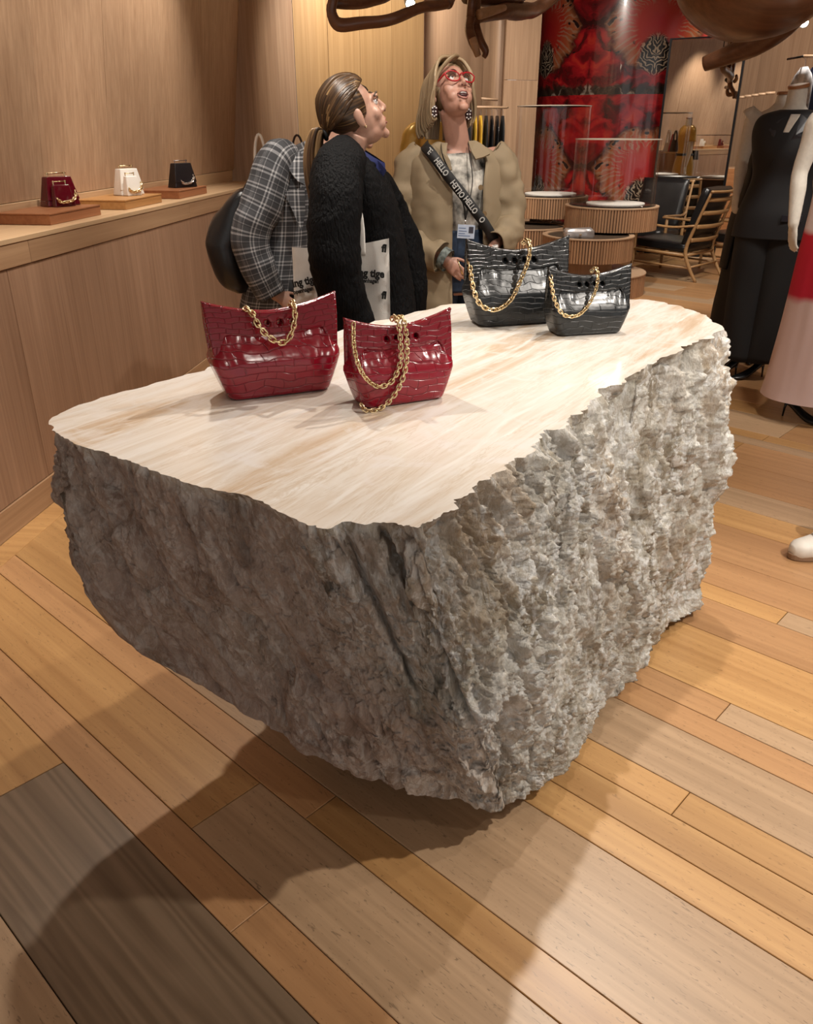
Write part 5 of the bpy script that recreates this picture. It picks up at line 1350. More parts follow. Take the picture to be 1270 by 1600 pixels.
# white trainer of a customer standing outside the frame
sn = thing('trainer_shoe', 'white leather trainer cut off by the right edge', 'shoe', atz(1292, 866, 0), radians(-78))
bm_r = [(Vector((0, -.155, .03)), X1, Z1, .018, .022), (Vector((0, -.13, .035)), X1, Z1, .04, .032), (Vector((0, -.07, .04)), X1, Z1, .05, .038), (Vector((0, -.01, .052)), X1, Z1, .046, .05), (Vector((0, .05, .06)), X1, Z1, .04, .058), (Vector((0, .11, .06)), X1, Z1, .036, .056), (Vector((0, .135, .055)), X1, Z1, .02, .045)]
M['trainer'] = plain('trainer_leather', (.70, .66, .60), .5, 20, .1); M['gum'] = plain('gum_sole', (.28, .17, .10), .6)
V, Fc, UV = loft(dense_rings(bm_r, 4), 20, True, 2.4); mesh_obj('upper', V, Fc, M['trainer'], sn, True)
V, Fc, UV = loft([(Vector((0, -.01, z)), X1, Y1_, a, b) for z, a, b in ((0, .046, .148), (.004, .05, .152), (.022, .05, .153), (.024, .047, .15))], 32, True, 2.3); mesh_obj('sole', V, Fc, M['gum'], sn)
for k in range(4): tube('lace', [(-.028, -.06+k*.028, .078+k*.011), (0, -.064+k*.028, .088+k*.012), (.028, -.06+k*.028, .078+k*.011)], .004, M['trainer'], sn, 6, 3)
sleeve('ankle', [Vector((0, .085, .09)), Vector((0, .09, .16)), Vector((0, .085, .26))], [.042, .045, .05], plain('trouser_grey', (.05, .05, .06), .8), sn)
# ------------------------------------------------------------------ people
M['skin1'] = skin_mat('skin_fair', (.52, .30, .22)); M['skin2'] = skin_mat('skin_rosy', (.50, .27, .20))
M['lip'] = plain('lips', (.40, .17, .14), .4); M['eye_white'] = plain('eye_white', (.75, .72, .70), .2); M['iris'] = plain('iris', (.05, .04, .035), .15); M['brow'] = plain('eyebrow', (.06, .035, .02), .7)
def face_parts(root, c, R_, s, lipopen=0.0, brow=True):
    T_ = lambda x, y, z: R_ @ (Vector((x, y, z))*s)+c
    for k in (-1, 1):
        v, f = sphere_data(T_(k*.031, -.0745, .010), .0113*s, 14, 10); e = mesh_obj('eye', v, f, M['eye_white'], root, True)
        v, f = sphere_data(T_(k*.031, -.0815, .0125), .0055*s, 10, 8); mesh_obj('iris', v, f, M['iris'], e, True)
        tube('eyelid', [T_(k*.017, -.086, .013), T_(k*.025, -.092, .021), T_(k*.037, -.090, .021), T_(k*.045, -.079, .012)], .0016*s, M['brow'], root, 6, 3)
        if brow: tube('eyebrow', [T_(k*.014, -.096, .030), T_(k*.028, -.096, .037), T_(k*.042, -.086, .036), T_(k*.050, -.074, .030)], [(.0022*s, .004*s)]*4, M['brow'], root, 6, 3)
    o = .011*lipopen
    tube('upper_lip', [T_(-.024, -.088, -.058), T_(-.010, -.100, -.051), T_(0, -.101, -.053), T_(.010, -.100, -.051), T_(.024, -.088, -.058)], [.002*s, .0036*s, .003*s, .0036*s, .002*s], M['lip'], root, 8, 3)
    tube('lower_lip', [T_(-.023, -.087, -.060), T_(-.010, -.097, -.066-o), T_(0, -.099, -.068-o), T_(.010, -.097, -.066-o), T_(.023, -.087, -.060)], [.002*s, .004*s, .0046*s, .004*s, .002*s], M['lip'], root, 8, 3)
    if lipopen:
        v, f = sphere_data((0, 0, 0), (.017*s, .006*s, .008*s*lipopen), 14, 8); v = [R_ @ q+T_(0, -.095, -.060-o*.5) for q in v]; mesh_obj('open_mouth', v, f, plain('mouth_dark', (.05, .01, .01), .5), root, True)
        tube('teeth', [T_(-.014, -.094, -.056), T_(0, -.0995, -.056), T_(.014, -.094, -.056)], [(.0028*s, .002*s)]*3, M['eye_white'], root, 6, 2)
    for k in (-1, 1):
        v, f = sphere_data(T_(k*.0075, -.108, -.031), .0032*s, 8, 6); mesh_obj('nostril', v, f, plain('nostril_dark', (.10, .03, .02), .6), root, True)
def head_rot(yaw, pitch_up, roll=0): return rz3(yaw) @ Matrix.Rotation(-pitch_up, 3, 'X') @ Matrix.Rotation(roll, 3, 'Y')
def scalp_point(th, ph, rx=.080, ry=.098, rz=.088, c=(0, .014, .034)):
    return Vector((c[0]+rx*sin(th)*sin(ph), c[1]-ry*sin(th)*cos(ph), c[2]+rz*cos(th)))

# ============================ woman with ponytail in black fur coat
Y1 = 3.1
w1 = thing('person', 'woman with ponytail in black fur coat looking up to the right', 'person', (aty(556, 400, Y1).x, Y1, 0))
q = px_local(w1); yaw = radians(112); X, Y = axes(yaw)       # front points to image right, a little away
R1 = head_rot(radians(114), radians(24)); s1 = 1.0
hc = q(553, 180, Y1)
armR = (q(528, 268, Y1-.19), q(520, 400, Y1-.29), q(556, 530, Y1-.27), (.4, .1, -.8), (0, 1, 0), 1)
armL = (q(575, 268, Y1+.16), q(600, 400, Y1+.2), q(632, 530, Y1+.12), (.4, -.1, -.8), (0, -1, 0), -1)
pcs = basic_body(yaw, .93, [armR, armL], head_pieces(hc, R1, s1), hc+R1 @ Vector((0, .02, -.055)), Vector((-.01, 0, 0)))
remesh('body', pcs, .0045, M['skin1'], w1, 5)
face_parts(w1, hc, R1, s1)
# fur coat
m_, nt, N, L, b = new_mat('black_fur'); b.inputs['Base Color'].default_value = (.0025, .0025, .003, 1); setp(b, rough=.7, spec=.12)
tc = N.new('ShaderNodeTexCoord'); mp = N.new('ShaderNodeMapping'); mp.inputs['Scale'].default_value = (140, 140, 30); L.new(tc.outputs['Object'], mp.inputs['Vector']); nz = N.new('ShaderNodeTexNoise'); nz.inputs['Scale'].default_value = 1; nz.inputs['Detail'].default_value = 3; L.new(mp.outputs[0], nz.inputs['Vector']); bp = N.new('ShaderNodeBump'); bp.inputs['Distance'].default_value = .01; L.new(nz.outputs['Fac'], bp.inputs['Height']); L.new(bp.outputs['Normal'], b.inputs['Normal'])
M['fur'] = m_
C = lambda px, py, dy=0.0: q(px, py, Y1+dy)
XS, YS_ = X1, Y1_
tor = [(C(541, 238), XS, YS_, .065, .08), (C(541, 246), XS, YS_, .095, .13), (C(543, 264), XS, YS_, .122, .180), (C(550, 300), XS, YS_, .150, .185), (C(556, 350), XS, YS_, .170, .175), (C(561, 400), XS, YS_, .178, .175), (C(568, 450), XS, YS_, .185, .18), (C(575, 500), XS, YS_, .19, .20), (C(585, 560), XS, YS_, .20, .21)]
garment_loft('fur_coat', tor, M['fur'], w1, 64, 8, 2.2, (.012, 7), True, .006)
so = sleeve('fur_sleeve', [C(538, 246, -.08), C(528, 266, -.18), C(523, 320, -.26), C(521, 390, -.30), C(528, 440, -.30), C(546, 490, -.29), C(556, 525, -.28)], [.075, .088, .088, .086, .084, .080, .075], M['fur'], w1, 28, 8, (.010, 9), 1.0, True, .006)
sleeve('fur_sleeve', [C(566, 278, .08), C(588, 305, .15), C(609, 345, .17), C(626, 390, .17), C(634, 450, .14), C(636, 530, .12)], [.08, .085, .085, .085, .08, .07], M['fur'], w1, 28, 8, (.010, 9), 1.0, True, .006)
tube('fur_collar', [C(515, 250, -.06), C(508, 246, .04), C(530, 242, .13), C(575, 258, .12), C(592, 290, .03), C(583, 280, -.08), C(548, 254, -.11), C(515, 250, -.06)], [.028]*8, M['fur'], w1, 12, 6)
cloth_folds(w1.children[-1], .004, 20, .006)
M['blue_knit'] = plain('blue_knit', (.012, .02, .11), .7)
bc = hc+R1 @ Vector((0, .03, -.13))
garment_loft('blue_collar', [(C(562, 264), (X1+Z1*-.5).normalized(), YS_, .088, .088), (C(567, 247), (X1+Z1*-.55).normalized(), YS_, .086, .084), (C(570, 235), (X1+Z1*-.6).normalized(), YS_, .078, .074)], M['blue_knit'], w1, 32, 4, 2, (.003, 14), False)
mesh_obj('blue_collar_point', [C(590, 250, -.075), C(604, 266, -.06), C(597, 279, -.05), C(586, 266, -.085), C(590, 250, -.065), C(604, 266, -.05), C(597, 279, -.04), C(586, 266, -.075)], [(0, 1, 2, 3), (7, 6, 5, 4), (0, 4, 5, 1), (1, 5, 6, 2), (2, 6, 7, 3), (3, 7, 4, 0)], M['blue_knit'], w1)
# trousers and shoes below the table edge
M['denim_dark'] = plain('dark_denim', (.015, .02, .035), .8)
for s in (-1, 1):
    garment_loft('trouser_leg', [(Vector((0, 0, .86))+X*(s*.085), X, Y, .10, .115), (Vector((0, 0, .45))+X*(s*.088), X, Y, .075, .085), (Vector((0, 0, .05))+X*(s*.085), X, Y, .06, .07)], M['denim_dark'], w1, 24, 5, 2, (.004, 10))
    V, Fc, UV = loft(dense_rings([(Vector((0, 0, .04))+X*(s*.085)+Y*.05, X, Z1, .035, .04), (Vector((0, 0, .045))+X*(s*.085)-Y*.04, X, Z1, .042, .045), (Vector((0, 0, .03))+X*(s*.085)-Y*.13, X, Z1, .044, .03), (Vector((0, 0, .022))+X*(s*.085)-Y*.19, X, Z1, .025, .02)], 3), 16); mesh_obj('shoe', V, Fc, M['shoe_black'], w1, True)
# hair: cap, combed locks to the tie, pony tail
hm = hair_mat('brown_hair_blonde_streaks', [(.30, (.018, .009, .005)), (.48, (.05, .026, .012)), (.60, (.13, .07, .03)), (.72, (.42, .27, .12))])
M['hair_dark'] = plain('hair_base_brown', (.03, .016, .008), .5)
def HT(v): return R1 @ (v*s1)+hc
v, f = sphere_data((0, 0, 0), (.0775, .094, .086), 24, 16)
fr_ = [HT(p+Vector((0, .018, .036))) if not (p.y < -.05 and p.z < .035) else HT(Vector((p.x*.9, p.y*.72+.018, p.z*.9+.036))) for p in v]
mesh_obj('hair_cap', fr_, f, hm, w1, True, [(atan2(p.x, p.z+.02)/pi*.9, p.y*1.2) for p in v])
rg = random.Random(5); tie = Vector((0, .118, -.012)); paths = []
for k in range(210):
    a = rg.uniform(-1, 1)
    # start on the hairline: forehead to above the ears to the nape
    ph = a*pi*.98; th = 1.02-.10*cos(ph)+.25*max(0, (abs(ph)-.8)) if abs(ph) < 1.5 else 1.30+.55*min(1, (abs(ph)-1.5)/1.2)
    p0 = scalp_point(th, ph, .083, .101, .091); pts = [p0]
    O_ = Vector((0, .014, .034)); un = lambda v: Vector((v.x/.083, v.y/.101, v.z/.091)).normalized()
    d0 = un(p0-O_); d1 = un(tie-O_); kk = max(.12, cos(ph*.5))
    m0 = (d0+d1+Vector((.9*(1 if ph > 0 else -1)*min(1, abs(ph)), 0, 1.5*kk**6))).normalized()
    for t in (.12, .25, .4, .55, .7, .85):
        d = (d0*(1-t)**2+m0*(2.4*t*(1-t))+d1*t*t).normalized()*(1+.035*sin(pi*t)+rg.uniform(-.008, .02))
        pts.append(O_+Vector((d.x*.0835, d.y*.1015, d.z*.0915)))
    pts.append(tie+Vector((rg.uniform(-.008, .008), rg.uniform(-.004, .004), rg.uniform(-.008, .008))))
    paths.append([HT(p) for p in pts])
locks('combed_hair', paths, .0085, hm, w1, 6, 5, rg)
tl = HT(tie)
tube('hair_tie', [tl+R1 @ Vector((.015*cos(t), .006, .015*sin(t))) for t in [2*pi*k/12 for k in range(13)]], .006, M['c_black'], w1, 8)
paths = []
for k in range(70):
    ox, oy = rg.uniform(-.022, .022), rg.uniform(-.022, .022); w_ = rg.uniform(.85, 1.05)
    e = [tl+Vector((ox*.3, oy*.3, 0)), tl+Vector((-.028+ox*.8, oy, .004+.012*rg.random())), tl+Vector((-.045+ox*1.2, -.005+oy*1.3, -.05)), tl+Vector((-.046+ox*1.3, -.012+oy*1.4, -.13*w_)), tl+Vector((-.040+ox*1.2, -.012+oy*1.3, -.20*w_)), tl+Vector((-.036+ox*.7, -.01+oy*.8, -.29*w_))]
    paths.append(e)
hp = hair_mat('ponytail_hair', [(.28, (.03, .014, .007)), (.45, (.10, .05, .02)), (.58, (.30, .18, .08)), (.72, (.55, .38, .19))])
locks('ponytail', paths, .0065, hp, w1, 6, 5, rg)
v, f = sphere_data(HT(Vector((.079, .004, -.037))), .0045, 10, 8); mesh_obj('earring', v, f, M['gold'], w1, True)
v, f = sphere_data(HT(Vector((-.079, .004, -.037))), .0045, 10, 8); mesh_obj('earring', v, f, M['gold'], w1, True)
# canvas tote under her arm
M['canvas'] = plain('white_canvas', (.74, .72, .68), .8, 25, .05, bump=.3, bscale=300); M['print_black'] = plain('black_print', (.01, .01, .01), .7)
YT = Y1-.195
tL, tR = aty(455, 392, YT), aty(609, 378, YT); bR = aty(608, 498, YT)
tote = thing('tote_bag', 'white canvas tote bag with black lettering under the fur sleeve', 'bag', (tL+tR)/2-Vector((0, 0, .36)))
L0 = tote.location.copy(); hw_ = (tR-tL).length/2; tz = (tR.z-tL.z)/2
V = []; Fc = []; nx, nz_ = 24, 20
for sgn in (-1, 1):
    for j in range(nz_+1):
        for i in range(nx+1):
            fx = i/nx*2-1; fz = j/nz_; edge = (1-fx**4)*(1-.6*abs(2*fz-1)**6)
            V.append(Vector((fx*hw_*(1-.02*fz), sgn*(.008*edge+.001)+.006*noise.noise(Vector((fx*3, fz*3, sgn))), fz*.36+fx*tz*fz+.012*fx*fx*fz)))
def gi(s, j, i): return s*(nx+1)*(nz_+1)+j*(nx+1)+i
for s in (0, 1):
    for j in range(nz_):
        for i in range(nx): Fc.append((gi(s, j, i), gi(s, j, i+1), gi(s, j+1, i+1), gi(s, j+1, i)))
for j in range(nz_):
    for i in (0, nx): Fc.append((gi(0, j, i), gi(0, j+1, i), gi(1, j+1, i), gi(1, j, i)))
for i in range(nx): Fc.append((gi(0, 0, i), gi(0, 0, i+1), gi(1, 0, i+1), gi(1, 0, i)))
mesh_obj('canvas_body', V, Fc, M['canvas'], tote, True)
for x_ in (-.06, .075): tube('strap', [Vector((x_, -.006, .33)), Vector((x_-.005, .0, .45)), aty(532 if x_ < 0 else 545, 262, YT)-L0], [(.011, .002)]*3, M['canvas'], tote, 8, 5)
def lt(s, px, py, size, rot=0, bold=.0012, xs=1.0):
    p = aty(px, py, YT-.017)-L0; text_mesh('lettering', s, size, M['print_black'], tote, p, (pi/2, -rot, 0), .0008, bold, 'LEFT', 0, xs)
lt('ing tig', 458, 449, .036, radians(12), .0016, .86); lt('openhagen', 459, 460, .021, radians(12), .0008, .78)
lt('ng tige', 560, 431, .036, radians(-4), .0016, .93); lt('penhagen', 564, 441, .020, radians(-3), .0008, .8)
lt('fl', 596, 393, .034, radians(-6), .002); lt('fl', 596, 466, .034, radians(-6), .002)

# ============================ woman in trench coat
Y2 = 3.85
w2 = thing('person', 'woman in beige trench coat and red glasses looking up with open mouth', 'person', (aty(712, 350, Y2).x, Y2, 0))
q = px_local(w2); yaw = radians(14); X, Y = axes(yaw); R2 = head_rot(radians(26), radians(30), radians(4)); s2 = 1.04
C = lambda px, py, dy=0.0: q(px, py, Y2+dy)
hc = q(704, 146, Y2-.02)
aR = (C(650, 252, 0), C(632, 358, .0), C(692, 404, -.17), (.66, -.25, -.52), (.3, .9, -.2), 1)
aL = (C(782, 250, .03), C(795, 342, .03), C(770, 388, -.14), (-.62, -.2, -.58), (-.3, .9, .1), -1)
pcs = basic_body(yaw, .935, [aR, aL], head_pieces(hc, R2, s2, 1), hc+R2 @ Vector((0, .015, -.06)), Vector((0, 0, 0)))
remesh('body', pcs, .0045, M['skin2'], w2, 5)
face_parts(w2, hc, R2, s2, 1.0)
T2 = lambda x, y, z: R2 @ (Vector((x, y, z))*s2)+hc
# glasses
M['red_acetate'] = plain('red_acetate', (.42, .012, .02), .2, coat=.4)
gls = bpy.data.objects.new('glasses', None); link(gls, w2); gls['label'] = 'red cat-eye glasses'
for k in (-1, 1):
    ring = [T2(k*(.034+.029*cos(t)*(1+.12*(sin(t) > 0)*(cos(t) > 0))), -.103+.010*abs(cos(t))*(cos(t) > 0)+.004, .008+.021*sin(t)+.006*max(0, cos(t))) for t in [2*pi*i/20 for i in range(20)]]
    ring.append(ring[0]); tube('rim', ring, [(.0034, .0028)]*21, M['red_acetate'], gls, 8)
    cpt = T2(k*.034, -.1, .008); mesh_obj('lens', [cpt]+ring[:-1], [(0, i+1, (i+1) % 20+1) for i in range(20)], M['glass'], gls, True)
    tube('temple_arm', [T2(k*.066, -.090, .020), T2(k*.076, -.04, .016), T2(k*.080, .012, .010)], [(.005, .002), (.004, .002), (.003, .002)], M['red_acetate'], gls, 6, 4)
tube('bridge', [T2(-.008, -.105, .012), T2(0, -.112, .015), T2(.008, -.105, .012)], .003, M['red_acetate'], gls, 8, 3)
# hair: straight bob
hb = hair_mat('ash_blonde_hair', [(.28, (.16, .10, .05)), (.45, (.30, .21, .12)), (.60, (.44, .33, .20)), (.75, (.58, .47, .31))], .4)
v, f = sphere_data((0, 0, 0), (.079, .095, .086), 24, 16)
fr_ = [T2(*(p+Vector((0, .020, .036)))) if not (p.y < -.045 and p.z < .045) else T2(p.x*.88, p.y*.70+.02, p.z*.88+.036) for p in v]
mesh_obj('hair_cap', fr_, f, plain('hair_base_blonde', (.24, .16, .085), .5), w2, True)
rg = random.Random(9); paths = []
for k in range(150):
    side_ = -1 if rg.random() < .58 else 1; t = rg.random(); back_ = rg.random() < .35
    yb = -.060+.15*t if not back_ else .06+.05*t
    p0 = Vector((.012+.01*rg.random(), -.062+.13*t, .122-.02*abs(t-.35)))     # parting
    if back_:
        xx = side_*rg.uniform(.01, .07); a = [p0, Vector((xx*.6, .085, .095)), Vector((xx, .118, .03)), Vector((xx, .112, -.04))]
        w = [T2(*p) for p in a]; w.append(w[-1]+Vector((0, 0, -.05))); w.append(w[-1]+Vector((0, -.005, -.035)))
    else:
        a = [p0, Vector((side_*.050, yb*.9-.008, .108)), Vector((side_*.080, yb*.95, .060)), Vector((side_*.088, yb+.02, .005))]
        w = [T2(*p) for p in a]; j = Vector((rg.uniform(-.006, .006), rg.uniform(-.008, .008), 0))
        low = .155+rg.uniform(-.02, .01)
        end = w[-1].z; w.append(w[-1]+Vector((side_*.006, .006, -.05))+j); w.append(w[-1]+Vector((side_*.000, .004, -.05))+j*.5); w.append(w[-1]+Vector((-side_*.010, 0, -.03)))
    paths.append(w)
for k in range(26):  # fringe swept to the left
    t = rg.random(); paths.append([T2(.02, -.075+.02*t, .112), T2(-.015, -.100+.012*t, .092), T2(-.048, -.092+.012*t, .070), T2(-.074, -.058+.015*t, .040), T2(-.084, -.035, .0)])
locks('bob_hair', paths, .0085, hb, w2, 6, 5, rg)
for k in (-1, 1):
    er = bpy.data.objects.new('earring', None); link(er, w2); er['label'] = 'dark drop earring with pearls'
    base = T2(k*.078, .006, -.040)
    v, f = sphere_data(base+Vector((0, -.012, -.035)), (.017, .009, .026), 14, 10); mesh_obj('drop', v, f, plain('earring_dark', (.03, .008, .008), .3), er, True)
    for i in range(8):
        a = 2*pi*i/8; v, f = sphere_data(base+Vector((.011*cos(a)*(i % 2*.5+.5), -.021, -.035+.018*sin(a))), .0036, 8, 6); mesh_obj('pearl', v, f, M['eye_white'], er, True)
# t-shirt, jeans
M['tee'] = plain('printed_tee', (.40, .38, .34), .8, 22, .9); M['jeans'] = plain('blue_denim', (.018, .035, .07), .8, 40, .3)
def zc(z, f_=0): return Vector((0, 0, z*.935))-Y*f_
garment_loft('tee_shirt', [(zc(1.415), X, Y, .11, .075), (zc(1.38), X, Y, .160, .098), (zc(1.28, .01), X, Y, .165, .128), (zc(1.14, .005), X, Y, .152, .118), (zc(1.06), X, Y, .152, .115)], M['tee'], w2, 44, 6, 2.2, (.004, 12), False)
garment_loft('jeans_top', [(zc(1.085), X, Y, .158, .122), (zc(.98), X, Y, .172, .126), (zc(.88), X, Y, .182, .13), (zc(.80), X, Y, .175, .125)], M['jeans'], w2, 40, 5, 2.2, (.004, 12))
for s in (-1, 1):
    garment_loft('jeans_leg', [(zc(.86)+X*(s*.085), X, Y, .105, .12), (zc(.45)+X*(s*.088), X, Y, .08, .09), (zc(.04)+X*(s*.088), X, Y, .065, .075)], M['jeans'], w2, 24, 5, 2, (.004, 10))
    V, Fc, UV = loft(dense_rings([(zc(.04)+X*(s*.088)+Y*.05, X, Z1, .035, .04), (zc(.045)+X*(s*.088)-Y*.04, X, Z1, .042, .045), (zc(.03)+X*(s*.088)-Y*.13, X, Z1, .044, .03), (zc(.022)+X*(s*.088)-Y*.19, X, Z1, .025, .02)], 3), 16); mesh_obj('shoe', V, Fc, M['trainer'], w2, True)
# trench coat: open shell
M['trench'] = plain('trench_gabardine', (.27, .205, .125), .75, 8, .06, bump=.15, bscale=500)
def open_shell(name, ctrl, gap, mat, parent, seg=60, sub=7, folds=(.007, 8), p=2.3):
    """ctrl rings with an opening at the front (-Y); gap: list of (left,right) half angles in radians per ring"""
    R_ = dense_rings(ctrl, sub); g = catmull([Vector((a, b, 0)) for a, b in gap], sub); V = []; Fc = []; UV = []
    for (c, Xa, Ya, a, b), ga in zip(R_, g):
        for k in range(seg+1):
            t = -pi/2+ga.y+(2*pi-ga.x-ga.y)*k/seg; cx_, sy_ = cos(t), sin(t)
            V.append(c+Xa*(a*abs(cx_)**(2/p)*(1 if cx_ >= 0 else -1))+Ya*(b*abs(sy_)**(2/p)*(1 if sy_ >= 0 else -1))); UV.append((k/seg, c.z))
    for i in range(len(R_)-1):
        for k in range(seg): Fc.append((i*(seg+1)+k, i*(seg+1)+k+1, (i+1)*(seg+1)+k+1, (i+1)*(seg+1)+k))
    o = mesh_obj(name, V, Fc, mat, parent, True, UV); cloth_folds(o, *folds)
    m = o.modifiers.new('t', 'SOLIDIFY'); m.thickness = .006; return o
open_shell('trench_coat', [(zc(1.452), X, Y, .085, .07), (zc(1.425), X, Y, .135, .085), (zc(1.385), X, Y, .200, .112), (zc(1.30, .0), X, Y, .210, .140), (zc(1.15, .0), X, Y, .212, .150), (zc(1.0), X, Y, .215, .155), (zc(.85), X, Y, .235, .17), (zc(.65), X, Y, .25, .185), (zc(.45), X, Y, .26, .19)],
           [(.75, .75), (.5, .5), (.36, .42), (.26, .32), (.24, .30), (.24, .36), (.22, .5), (.2, .55), (.2, .55)], M['trench'], w2, 80, 10, (.011, 10))
sleeve('trench_sleeve', [C(662, 246, 0), C(646, 262, -.01), C(636, 310, -.02), C(634, 358, -.04), C(654, 388, -.12), C(690, 403, -.19)], [.070, .078, .076, .074, .070, .062], M['trench'], w2, 34, 12, (.016, 14), .95, False)
sleeve('trench_sleeve', [C(766, 243, .02), C(780, 258, .01), C(792, 305, .0), C(796, 346, -.02), C(787, 370, -.09), C(772, 384, -.15)], [.070, .076, .073, .070, .066, .060], M['trench'], w2, 34, 12, (.016, 14), .95, False)
for s_ in w2.children:
    if s_.name.startswith('trench_sleeve'): cloth_folds(s_, 0, 10, 0, 30, 1, .010); s_.modifiers.new('t', 'SOLIDIFY').thickness = .004
    if s_.name.startswith('trench_coat'): cloth_folds(s_, 0, 10, 0, 30, 1, .006)
def flap(name, pts, mat, par, th=.006):
    o = mesh_obj(name, pts, [tuple(range(len(pts)))], mat, par); m = o.modifiers.new('t', 'SOLIDIFY'); m.thickness = th; return o
yl = -.155
flap('collar', [C(688, 222, -.055), C(678, 226, -.075), C(674, 250, -.115), C(692, 268, -.150), C(706, 265, -.160), C(703, 250, -.145), C(695, 235, -.10)], M['trench'], w2)
flap('collar', [C(731, 222, -.05), C(743, 221, -.055), C(756, 229, -.07), C(765, 242, -.098), C(754, 247, -.122), C(743, 250, -.135), C(736, 238, -.10)], M['trench'], w2)
for px, py in ((751, 293), (757, 334)): 
    o = lathe('button', [(0, .004), (.010, .004), (.011, 0), (0, 0)], plain('horn_button', (.20, .13, .06), .3), w2, 14); o.location = C(px, py, -.172); o.rotation_euler = (pi/2, 0, 0)
# cuff of printed shirt
sleeve('shirt_cuff', [C(690, 402, -.19), C(700, 408, -.205)], [.05, .05], plain('printed_cuff', (.12, .14, .13), .8, 60, .95), w2, 16, 3, None, .9, False)
# watch on the other wrist
tube('watch_strap', [C(765, 391, -.185)+Vector((.034*cos(t), .026*sin(t), .012*cos(t))) for t in [2*pi*k/16 for k in range(17)]], [(.012, .003)]*17, M['eye_white'], w2, 8)
tube('bracelet', [C(719, 418, -.24)+Vector((.012*sin(t), .026*cos(t), .032*sin(t)*-1)) for t in [2*pi*k/16 for k in range(17)]], .0035, M['gold'], w2, 6)
# lettered strap of her cross-body bag
M['strap_black'] = plain('strap_webbing', (.01, .01, .011), .6); M['strap_text'] = plain('strap_lettering', (.50, .50, .48), .6)
sp_ = [C(663, 224, -.01), C(664, 229, -.10), C(674, 240, -.150), C(690, 262, -.174), C(705, 282, -.180), C(722, 303, -.178), C(740, 327, -.176), C(756, 348, -.17), C(768, 368, -.15), C(776, 384, -.08)]
pts = catmull(sp_, 6); V = []; Fc = []
n_ = len(pts)
for i, p in enumerate(pts):
    t = (pts[min(i+1, n_-1)]-pts[max(i-1, 0)]).normalized(); side_ = Vector((t.z, 0, -t.x)); side_ = (side_-t*side_.dot(t)).normalized() if side_.length > .2 else Vector((.7, 0, .7))
    V += [p+side_*.021, p-side_*.021]
Fc = [(2*i, 2*i+1, 2*i+3, 2*i+2) for i in range(n_-1)]
st = mesh_obj('bag_strap', V, Fc, M['strap_black'], w2, True); st.modifiers.new('t', 'SOLIDIFY').thickness = .003; st['label'] = 'black webbing strap lettered HELLO'
for s, px, py, fl in (('HEL', 666, 231, 1), ('HELLO', 681, 248, 0), ('OLLEH', 704, 280, 1), ('HELLO', 727, 308, 0), ('O', 751, 340, 0)):
    ang_ = -math.atan2(23, 18) if py > 240 else -.75
    o = text_mesh('strap_lettering', s, .034, M['strap_text'], st, C(px, py, -.192 if py > 240 else -.15), (pi/2, -ang_, 0), .0006, .0008, 'LEFT', 0, .76)
    d_ = Vector((cos(ang_), 0, sin(ang_))); up_ = Vector((-sin(ang_), 0, cos(ang_)))
    o.location += -up_*.012
    if fl: o.location += d_*.088*(len(s)/5)+up_*.024; o.rotation_euler = (pi/2, -ang_+pi, 0)
# lanyard with badge
tube('lanyard', [C(689, 226, -.08), C(692, 245, -.155), C(708, 280, -.178), C(724, 320, -.182), C(727, 345, -.182)], [(.007, .0015)]*5, M['strap_black'], w2, 8, 5)
tube('lanyard', [C(731, 224, -.06), C(735, 250, -.14), C(738, 285, -.165), C(731, 325, -.178), C(727, 345, -.182)], [(.007, .0015)]*5, M['strap_black'], w2, 8, 5)
tube('badge_clip', [C(727, 343, -.186), C(727, 352, -.188)], .003, M['silver'], w2, 8)
bd = box('badge', -.037, .037, -.001, .001, -.028, .028, plain('badge_card', (.50, .58, .72), .3), w2, .0005); bd.location = C(728, 362, -.190); bd.rotation_euler = (0, radians(3), 0); bd['label'] = 'pale blue identity card'
ph_ = box('badge_photo', -.010, .010, -.0004, .0004, -.013, .013, plain('badge_photo', (.05, .05, .07), .4), bd, 0); ph_.location = (.021, -.0016, .008)
for zz, wq in ((.014, .03), (.002, .035), (-.008, .028), (-.017, .05)):
    r_ = box('badge_line', 0, wq, -.0003, .0003, -.0014, .0014, plain('badge_ink', (.10, .16, .30), .5), bd, 0); r_.location = (-.032, -.0014, zz)

